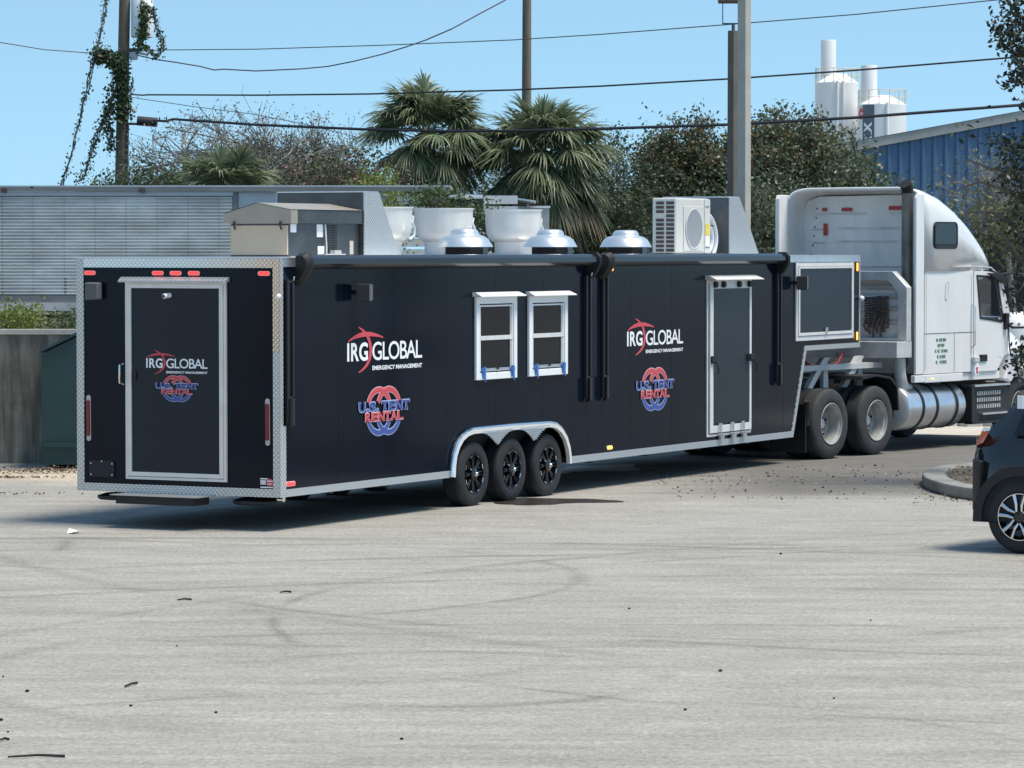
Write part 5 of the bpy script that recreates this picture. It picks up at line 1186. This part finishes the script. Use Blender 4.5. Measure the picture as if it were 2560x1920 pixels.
tree('tree', 'dark open tree between the second palm and the big leafy tree', (2.8, 87, 0), (2.75, 87, 4.2), (1.35, 1.2, 1.45), 9, 9, 7, .1, 10, .14, 'leaf_dark', 'bark', .12)
tree('hedge_tree', 'dark green thicket behind the silver roof vents', (1.9, 82, 0), (1.75, 82, 3.2), (1.75, 1.2, 1.0), 11, 9, 6, .09, 17, .14, 'leaf_dark', 'bark', .1, low=-.9, cat='thicket')
BR = lambda p: p[2] > 5.0 and RNG.random() < .9
tree('big_tree', 'large dense tree with browning top left of the concrete pole', (4.6, 88, 0), (4.65, 88, 4.4), (1.75, 1.6, 1.5), 15, 11, 7, .1, 16, .12, 'leaf_dark', 'bark', .2, extra=('leaf_brown', .9, BR))
tree('big_tree', 'large dense tree with glossy leaves between pole and silos', (7.3, 87, 0), (6.6, 87, 4.5), (1.65, 1.6, 1.72), 17, 11, 7, .115, 15, .13, 'leaf_fig', 'twig', .2, extra=('leaf_brown', .5, BR))
tree('big_tree', 'glossy leaved tree standing against the blue wall', (9.3, 85, 0), (8.2, 85, 3.75), (1.15, 1.2, 1.55), 11, 9, 7, .12, 12, .14, 'leaf_fig', 'twig', .13)
tree('thicket', 'lower tangled growth between the second deflector and the truck', (5.4, 80, 0), (5.3, 80, 3.2), (2.1, 1., 1.2), 13, 9, 7, .1, 14, .15, 'leaf_fig', 'twig', .1, low=-.9, cat='thicket')
tree('pale_tree', 'thin pale leaved tree in front of the blue wall', (11.0, 78, 0), (10.4, 78, 4.2), (1.35, 1., .95), 8, 7, 6, .08, 3.2, .12, 'leaf_pale', 'twig', .08)
tree('hedge_tree', 'brownish hedge behind the sloping cab roof', (10.3, 70, 0), (9.9, 70, 3.2), (1.9, 1., .75), 10, 9, 6, .12, 8, .13, 'leaf_pale', 'bark', .09, low=-.9, cat='hedge')
for (x, y, z, rx, rz_, lb, lm_) in ((-2.05, 62, 3.2, .2, .95, 'climbing plant between the first two white fans', 'leaf_lime'), (-.45, 62, 3.3, .28, .55, 'climbing plant between the second and third white fans', 'leaf_mid'), (-1.3, 63, 3.75, .55, .18, 'flat green plant growing along the shed roof above the fans', 'leaf_mid')):
    tree('climbing_plant', lb, (x, y, 1.76), (x, y, z), (rx, .3, rz_), 5, 6, 5, .07, 8, .07, lm_, cat='plant', tr=.03)
# weeds on top of the retaining wall
for (x, z, rx, rz_, lb, lm_) in ((-7.0, 1.90, .42, .13, 'yellow green weeds on top of the retaining wall', 'leaf_lime'), (-6.2, 1.84, .4, .06, 'low tangled weeds beside the yellow green weeds', 'leaf_mid')):
    tree('weeds', lb, (x, 51, 1.76), (x, 51, z), (rx, .5, rz_), 9, 7, 5, .05, 8, .06, lm_, 'twig', cat='weeds', tr=.018, low=-1)
gv = []
for x in np.arange(-12, -4, .05):
    for k in range(6): gv.append((x + RNG.normal() * .1, 50.6 + RNG.random() * 1.4, 1.80 + abs(RNG.normal()) * .03))
v, f = leaves(np.array(gv), .09, .35); o_ = np_mesh('ground_cover', v, f, M['leaf_mid']); tag(o_, 'green ground cover along the top of the wall', 'ground cover', kind='stuff')

# palms
def frond_mesh(elev, seed, dry=False, L1=.86, LL=.82, n=36):
    rg = np.random.default_rng(seed); d = np.array([math.cos(elev), 0, math.sin(elev)]); s_ = np.array([0., 1, 0]); up = np.cross(d, s_) * -1
    vs, fs = [], []
    def quadstrip(P, ws, sd):
        o = len(vs)
        for p, w_ in zip(P, ws): vs.append(p - sd * w_); vs.append(p + sd * w_)
        for i in range(len(P) - 1): fs.append((o + 2 * i, o + 2 * i + 1, o + 2 * i + 3, o + 2 * i + 2))
    def petiole(t): return d * L1 * t + np.array([0, 0, -.10 * t * t])
    quadstrip([petiole(t) for t in (0, .35, .7, 1)], [.022, .016, .012, .01], s_); quadstrip([petiole(t) for t in (0, .35, .7, 1)], [.014, .012, .01, .008], np.array([0, 0, 1.]) * .8)
    tip = petiole(1)
    d2 = d + np.array([0, 0, -.32]); d2 /= np.linalg.norm(d2)
    for i in range(n):
        a = (i / (n - 1) - .5) * 2; ang = a * R(105)
        base = tip + d2 * .22 * (1 - abs(a)) ; dirv = d2 * math.cos(ang) + s_ * math.sin(ang) + up * (.16 * abs(a) + rg.normal() * .05)
        dirv /= np.linalg.norm(dirv); Ln = LL * (1 - .28 * abs(a)) * (1 + rg.normal() * .07); g_ = (.2 + rg.random() * .3) * (1.35 if dry else 1)
        P = [base + dirv * Ln * t + np.array([0, 0, -g_ * Ln * t ** 2.8]) for t in (0, .28, .55, .8, 1)]
        sd = np.cross(dirv, up if abs(np.dot(dirv, up)) < .9 else s_); sd /= np.linalg.norm(sd) + 1e-9
        tw = up * .35; sd = sd + tw * rg.choice([-1, 1]); sd /= np.linalg.norm(sd)
        quadstrip(P, [.008, .024, .023, .013, .002], sd)
    me = bpy.data.meshes.new('frond'); me.from_pydata([tuple(p) for p in vs], [], fs); me.update(); me.materials.append(M['palm_dry' if dry else 'palm_leaf'])
    return me
EL = [R(a) for a in (84, 68, 52, 36, 20, 4, -14, -32, -50)]
FM = [[frond_mesh(e, 10 * i + k) for k in range(2)] for i, e in enumerate(EL)]; FD = [frond_mesh(e, 200 + i, True) for i, e in enumerate(EL)]
def palm(label, base, top, n, sc, dist, tr=.15, dry=0, skew=None):
    t = empty('palm_tree', base); tag(t, label, 'palm tree'); c0 = Vector(top) - Vector(base)
    tb = MB(); P = [(c0.x * u * u + .04 * math.sin(u * 5), 0, c0.z * u) for u in np.linspace(0, 1, 14)]
    tb.tube(P, [tr * (1.15 - .25 * u + .06 * (i % 2)) for i, u in enumerate(np.linspace(0, 1, 14))], 12)
    bt = MB()
    for k in range(46):
        a = k * 2.4; u = .55 + .45 * k / 46; r_ = tr * 1.0; cx = c0.x * u * u
        bt.tube([(cx + r_ * math.cos(a), r_ * math.sin(a), c0.z * u), (cx + r_ * 1.5 * math.cos(a), r_ * 1.5 * math.sin(a), c0.z * u + .16)], [.035, .02], 4)
    tb.build('trunk', M['palm_trunk'], t, smooth=True); bt.build('boots', M['palm_trunk'], t)
    for k in range(n):
        w_ = dist[k % len(dist)]; e = RNG.choice(len(EL), p=np.array(dist) / sum(dist)) if True else 0
        o = bpy.data.objects.new('frond', FM[e][k % 2]); COL.objects.link(o); o.parent = t
        o.location = (c0.x + RNG.normal() * .05, RNG.normal() * .05, c0.z + RNG.uniform(-.14, .14) - (.12 if e > 5 else 0)); o.rotation_euler = (RNG.normal() * .1, RNG.normal() * .1, k * 2.39996 + RNG.normal() * .25)
        q = sc * RNG.uniform(.84, 1.08) * (.86 if e < 2 else 1.); o.scale = (q, q, q)
    for k in range(dry):
        o = bpy.data.objects.new('frond', FD[8 if k % 2 else 7]); COL.objects.link(o); o.parent = t; o['label'] = 'dry tan frond'
        a = (skew if skew is not None else 0) + RNG.normal() * .8; o.location = (c0.x, 0, c0.z - .2); o.rotation_euler = (0, 0, a); q = sc * RNG.uniform(.85, 1.05); o.scale = (q, q, q)
    return t
palm('first tall cabbage palm with bare dark trunk, left of the wooden pole', (-1.62, 80, 0), (-1.92, 80, 5.48), 88, .97, [5, 6, 7, 7, 7, 6, 5, 4, 2], .15)
palm('second tall cabbage palm, bushier with dry lower fronds, right of the wooden pole', (.75, 80, 0), (.62, 80, 5.0), 122, 1.03, [5, 6, 8, 8, 9, 9, 8, 7, 5], .17, dry=14, skew=R(-25))
palm('short palm whose fan leaves rise just above the corrugated store', (-5.85, 72, 1.76), (-5.75, 72, 3.95), 56, .84, [8, 8, 8, 9, 9, 8, 3, 0, 0], .12)

# vines on the left pole: hanging strands, and leafy clumps on the shaft
def vine(label, path, w_, n, size, lm='vine', stem=True, parent=None, z_scale=1.):
    path = [np.array(p) for p in path]; st = MB(); pts = []
    for k in range(4):
        P = []
        for i in range(len(path) - 1):
            for t in (0, .33, .66): P.append(tuple(path[i] * (1 - t) + path[i + 1] * t + RNG.normal(size=3) * w_ * .55))
        st.tube(P, .012, 4)
    for i in range(n):
        t = RNG.random() * (len(path) - 1); a = int(t); p = path[a] + (path[min(a + 1, len(path) - 1)] - path[a]) * (t - a)
        pts.append(p + RNG.normal(size=3) * np.array([w_, w_, w_ * z_scale]))
    s_ = st.build('vine', M['twig'], None); tag(s_, label, 'vine')
    v, f = leaves(np.array(pts), size, .75); np_mesh('leaves', v, f, M[lm], s_); return s_
A = lambda *q: [at(x, y, 84.6) for x, y in q]
vine('long thin vine strand hanging free at the far left', A((268, -10), (262, 25), (252, 70), (242, 120), (232, 165), (218, 225), (208, 260), (195, 310), (184, 360), (172, 410), (158, 455), (150, 480)), .05, 300, .07)
vine('vine strand slanting from the pole down to the left', A((282, 260), (262, 290), (248, 330), (232, 375), (215, 420), (196, 470)), .07, 330, .07)
vine('dense vine clump beside the pole below the cross wire', A((240, 138), (262, 142), (290, 150), (302, 170), (308, 220), (310, 260), (305, 300)), .10, 2300, .085)
vine('vine growth down the left side of the pole', A((300, 180), (282, 230), (270, 280), (272, 330), (280, 380)), .10, 520, .085)
vine('vine loop hanging from the transformer', A((372, 20), (384, 30), (392, 70), (404, 95), (406, 125), (390, 145), (365, 120), (350, 100)), .05, 300, .075)
vine('vine mat covering the right half of the transformer', A((358, 15), (362, 40), (360, 70), (354, 95), (345, 120)), .07, 520, .085, 'leaf_mid')
bd = MB().add([at(74, 467, 60), at(80, 466, 60), at(86, 468, 60), at(79, 471, 60), at(79, 468, 60.05)], [(0, 3, 4), (4, 3, 2), (0, 4, 1), (1, 4, 2)]).build('bird', M['dark_in'], None); tag(bd, 'small dark bird in the sky above the corrugated store', 'bird')

# foreground tree at the right edge, standing in the planter
ft = empty('planter_tree', (7.7, 45.8, .1)); tag(ft, 'dark leaved tree at the right edge reaching in front of the truck', 'tree')
fb = MB()
fb.tube([(0, 0, 0), (-.1, 0, 1.2), (-.25, 0, 2.2), (-.15, 0, 3.2), (0, 0, 4.6), (.1, 0, 6.4)], [.16, .14, .12, .1, .08, .05], 9)
fb.build('trunk', M['bark'], ft, smooth=True)
fl = MB(); tips = []
def limb(path, r):
    fl.tube(path, [r * (1 - .8 * i / (len(path) - 1)) for i in range(len(path))], 5)
def A2(px, py, Y=45.6): p = at(px, py, Y); return (p[0] - 7.7, p[1] - 45.8, p[2] - .1)
for path in ([A2(2600, 700), A2(2545, 640), A2(2510, 590), A2(2470, 570), A2(2430, 575)], [A2(2590, 620), A2(2530, 560), A2(2480, 530), A2(2430, 530), A2(2395, 545)], [A2(2600, 560), A2(2560, 500), A2(2500, 470), A2(2450, 455), A2(2400, 470)], [A2(2590, 500), A2(2530, 430), A2(2470, 420), A2(2420, 400)],
             [A2(2610, 420), A2(2560, 380), A2(2500, 370)], [A2(2640, 300), A2(2580, 200), A2(2530, 130), A2(2500, 100)], [A2(2640, 200), A2(2570, 90), A2(2530, 30)], [A2(2600, 640), A2(2570, 690), A2(2545, 735)]):
    limb(path, .035)
    for k in range(4):
        i = RNG.integers(1, len(path)); p = np.array(path[i]); q = p + RNG.normal(size=3) * .08; fl.tube([tuple(p), tuple(q)], [.008, .004], 4)
fl.build('branches', M['bark'], ft)
cl_ = []
def clump(px, py, sx, sy, n): cl_.extend([np.array(A2(px + RNG.normal() * sx, py + RNG.normal() * sy, 45.6 + RNG.normal() * .25)) for _ in range(n)])
for q in ((2545, 25, 28, 26, 230), (2540, 80, 20, 22, 140), (2495, 75, 12, 12, 60), (2505, 110, 14, 10, 60), (2545, 135, 16, 22, 130), (2545, 190, 14, 16, 90), (2520, 205, 10, 8, 24), (2605, 110, 34, 100, 900), (2560, 265, 8, 6, 18), (2545, 375, 18, 28, 150), (2510, 370, 14, 14, 55), (2530, 440, 22, 26, 190), (2570, 500, 26, 34, 320), (2480, 345, 16, 10, 25),
          (2420, 330, 14, 12, 18), (2560, 560, 26, 30, 90), (2545, 900, 14, 20, 90), (2460, 880, 14, 10, 0), (2533, 742, 12, 18, 60), (2570, 660, 20, 60, 120), (2558, 880, 10, 30, 60)): clump(*q)
v, f = leaves(np.array(cl_), .085, .5); np_mesh('crown', v, f, leaf_mat('dark rubbery leaves', (.012, .02, .011), (.045, .055, .035), (.09, .1, .06), .1, .4), ft)

# ------------------------------------------------------------------ planter, kerb, litter
pl = empty('planter_island', (7.15, 44.5, 0)); tag(pl, 'curved concrete kerb island with mulch behind the black SUV', 'kerb')
def isl(off, z):
    o = []
    for i in range(26):
        a = R(100 + 160 * i / 25); o.append((-.7 + (1.3 - off) * math.cos(a), .2 + (3.2 - off) * math.sin(a) * (1 if a < math.pi else .95), z))
    return o + [(12, -2.83 + off, z), (12, 3.35 - off, z)]
o1, o2 = [(p[0], p[1]) for p in isl(0, 0)], [(p[0], p[1]) for p in isl(.3, 0)]
kb = MB().ring(o1, o2, 0.0, .15, 'z').build('kerb', mat('worn concrete kerb', (.3, .29, .265), .85, c2=(.17, .165, .15), vscale=2.5, bump=.2, bscale=20), pl, bevel=.03)
MB().add([(a, b, .11) for a, b in o2], [tuple(range(len(o2)))]).build('mulch_bed', M['soil'], pl)
lit = []
for _ in range(2600):
    a = RNG.uniform(0, 1); lit.append((6.8 + RNG.uniform(-1.6, 3.), 44.5 + RNG.uniform(-2.3, 2.9), .12 + RNG.random() * .05))
lit = [p for p in lit if ((p[0] - 6.45) / 1.0) ** 2 + ((p[1] - 44.7) / 2.9) ** 2 < 1 or p[0] > 6.45]
for _ in range(200): lit.append((5.5 + RNG.normal() * .3, 43.0 + RNG.normal() * .8, .012 + RNG.random() * .02))
for _ in range(300): lit.append((RNG.uniform(1.8, 5.4), RNG.uniform(42.8, 49.5), .012))
for _ in range(520): lit.append((-6.2 + RNG.normal() * .45, 47.9 + RNG.normal() * .25, .015 + RNG.random() * .06))
for _ in range(160): lit.append((-6.6 + RNG.normal() * .5, 46.9 + RNG.normal() * .12, .014))
for _ in range(90): lit.append((-6.4 + RNG.normal() * .45, 43.8 + RNG.normal() * .15, .014))
v, f = leaves(np.array(lit), .042, .5, .9); o_ = np_mesh('leaf_litter', v, f, M['litter']); tag(o_, 'dry brown leaf litter on the planter and the asphalt', 'leaf litter', kind='stuff')
rs = empty('rock_edging', (6, 60.4, 0)); tag(rs, 'strip of pale rough limestone edging far behind the truck', 'edging')
for k in range(18):
    x = k * .42; s = .16 + RNG.random() * .1; q = [(math.cos(a) * .24 * (1 + RNG.normal() * .1), math.sin(a) * .2 * (1 + RNG.normal() * .1)) for a in np.linspace(0, 2 * math.pi, 8)[:-1]]
    MB().loft([[(x + a, b, 0) for a, b in q], [(x + a * .95, b * .95, s * .7) for a, b in q], [(x + a * .6, b * .6, s + .06) for a, b in q]]).build('stone', M['coping'], rs)
tag(MB().add([(5.5, 57.6, .008), (15, 57.0, .008), (15, 60.4, .008), (6, 60.4, .008)], [(0, 1, 2, 3)]).build('sandy_verge', mat('pale sandy ground', (.5, .45, .37), .9, var=.15, vscale=2), None), kind='structure')
tag(MB().add([(-10.5, 48.6, .006), (-3.5, 48.4, .006), (-3.5, 49.98, .006), (-10.5, 49.98, .006)], [(0, 1, 2, 3)]).build('grey_ground_strip', mat('grey ground strip', (.27, .265, .25), .9, var=.12, vscale=2), None), kind='structure')  # greyer strip of ground along the foot of the wall
# white storage tanks seen past the windscreen
for (x, y, r_, z, lb) in ((9.62, 68, .50, 1.5, 'white upright storage tank seen past the truck windscreen'), (9.0, 70, .22, 1.3, 'slim white post tank seen through the truck cab window'), (9.45, 74, .2, 1.6, 'second slim white tank seen through the truck cab window')):
    o = MB().lathe([(r_, 0), (r_, z), (r_ * .85, z + r_ * .35), (r_ * .5, z + r_ * .55), (.0001, z + r_ * .6)], (0, 0, 0), 'z', 28).build('storage_tank', M['silo'], None, smooth=True, loc=(x, y, 0)); tag(o, lb, 'tank')
# puddle under the trailer and wet stain by its wheels
def blob(name, pts, z, m, lb=None, sub=2):
    P = [Vector((a, b)) for a, b in pts]
    for _ in range(sub):
        Q = []
        for i in range(len(P)): a, b = P[i], P[(i + 1) % len(P)]; Q += [a * .75 + b * .25, a * .25 + b * .75]
        P = Q
    P = [(p.x + RNG.normal() * .012, p.y + RNG.normal() * .02) for p in P]
    return tag(MB().add([(a, b, z) for a, b in P], [tuple(range(len(P)))]).build(name, m, None), lb, None, None, 'structure')
blob('puddle', [(.4, 47.5), (.75, 49.4), (1.2, 49.5), (1.75, 49.9), (1.62, 49.0), (1.85, 48.6), (1.5, 48.1), (.95, 48.4), (.6, 47.4)], .007, mat('water with painted pale reflection', (.88, .92, .94), .5))  # near-white base colour stands in for the puddle's bright reflection
blob('wet_patch', [(-.3, 42.3), (.1, 43.2), (.5, 43.0), (1.1, 42.9), (1.45, 42.35), (.7, 42.3), (.5, 42.0), (0, 41.9)], .005, mat('wet asphalt', (.055, .048, .045), .2))
# twigs and pebbles on the open lot
def gp(px, py):
    v_ = (960 - py) / 9000.; fy = _m.cos(P_) + _m.sin(P_) * v_; fz = -_m.sin(P_) + _m.cos(P_) * v_; t = -3.0 / fz; return ((px - 1280) / 9000. * t, fy * t)
for i, (a, b_2, lb) in enumerate((((20, 1897), (162, 1895), 'longest black twig at the lower left corner'), ((312, 1720), (343, 1711), 'short bent twig up and right of the longest twig'), ((443, 1503), (479, 1502), 'straight dark twig in the middle left of the lot'), ((700, 1484), (728, 1483), 'small dark twig right of the straight one'), ((0, 1854), (22, 1853), 'short twig touching the left edge of the photo'))):
    p, q = gp(*a), gp(*b_2); m_ = ((p[0] + q[0]) / 2, (p[1] + q[1]) / 2 + .03)
    tag(MB().tube([(p[0], p[1], .012), (m_[0], m_[1], .016), (q[0], q[1], .012)], [.006, .008, .009], 5).build('twig', M['dark_in'], None), lb, 'twig', 'twigs lying on the asphalt')
for i, (px, py) in enumerate(((442, 1616), (540, 1783), (68, 1730), (8, 1693), (1004, 1849), (2, 1802), (20, 1831), (1573, 1523), (1801, 1679), (2177, 1552), (1713, 1776), (1952, 1386), (2085, 1747), (327, 1766))):
    x, y = gp(px, py); r_ = .009 + .003 * (i % 3)
    tag(MB().lathe([(.0001, 0), (r_, .003), (r_ * .9, r_ * .9), (.0001, r_ * 1.2)], (x, y, 0), 'z', 7).build('pebble', M['dark_in'], None), 'dark pebble on the pale asphalt', 'pebble', 'dark pebbles scattered on the lot')
x, y = gp(183, 1334); tag(MB().add([(x - .06, y - .05, .004), (x + .05, y - .04, .03), (x + .07, y + .1, .012), (x - .05, y + .07, .05)], [(0, 1, 2, 3)]).build('paper_scrap', M['white_print'], None), 'white scrap of paper lying left of the trailer shadow', 'paper')

# unseen yellow container, added at left to give the bright trims a warm reflection
yc = empty('added_container', (-14.2, 27.4, 0), math.atan2(-.82, .573)); tag(yc, 'unseen yellow container added left of the view for the trims to mirror', 'container')
ypaint = mat('yellow container paint', (.75, .36, .05), .5, var=.06)
MB().box(-3.0, 3.0, -1.2, 1.2, 1.25, 4.1).build('box', ypaint, yc)
cr_ = MB()
for k in range(20): cr_.box(-2.9 + k * .3, -2.76 + k * .3, -1.24, -1.2, 1.35, 4.0).box(-2.9 + k * .3, -2.76 + k * .3, 1.2, 1.24, 1.35, 4.0)
tag(cr_.build('corrugations', ypaint, yc), kind='stuff')
MB().box(-3.2, 3.2, -.5, .5, 1.0, 1.245).build('chassis', M['chassis'], yc)
for x in (-2.2, -1.1, 2.0):
    for y in (-1.1, .8): MB().lathe([(.3, 0), (.5, .02), (.5, .28), (.3, .3)], (x, y, .5), 'y', 24).build('wheel', M['tyre'], yc, smooth=True)
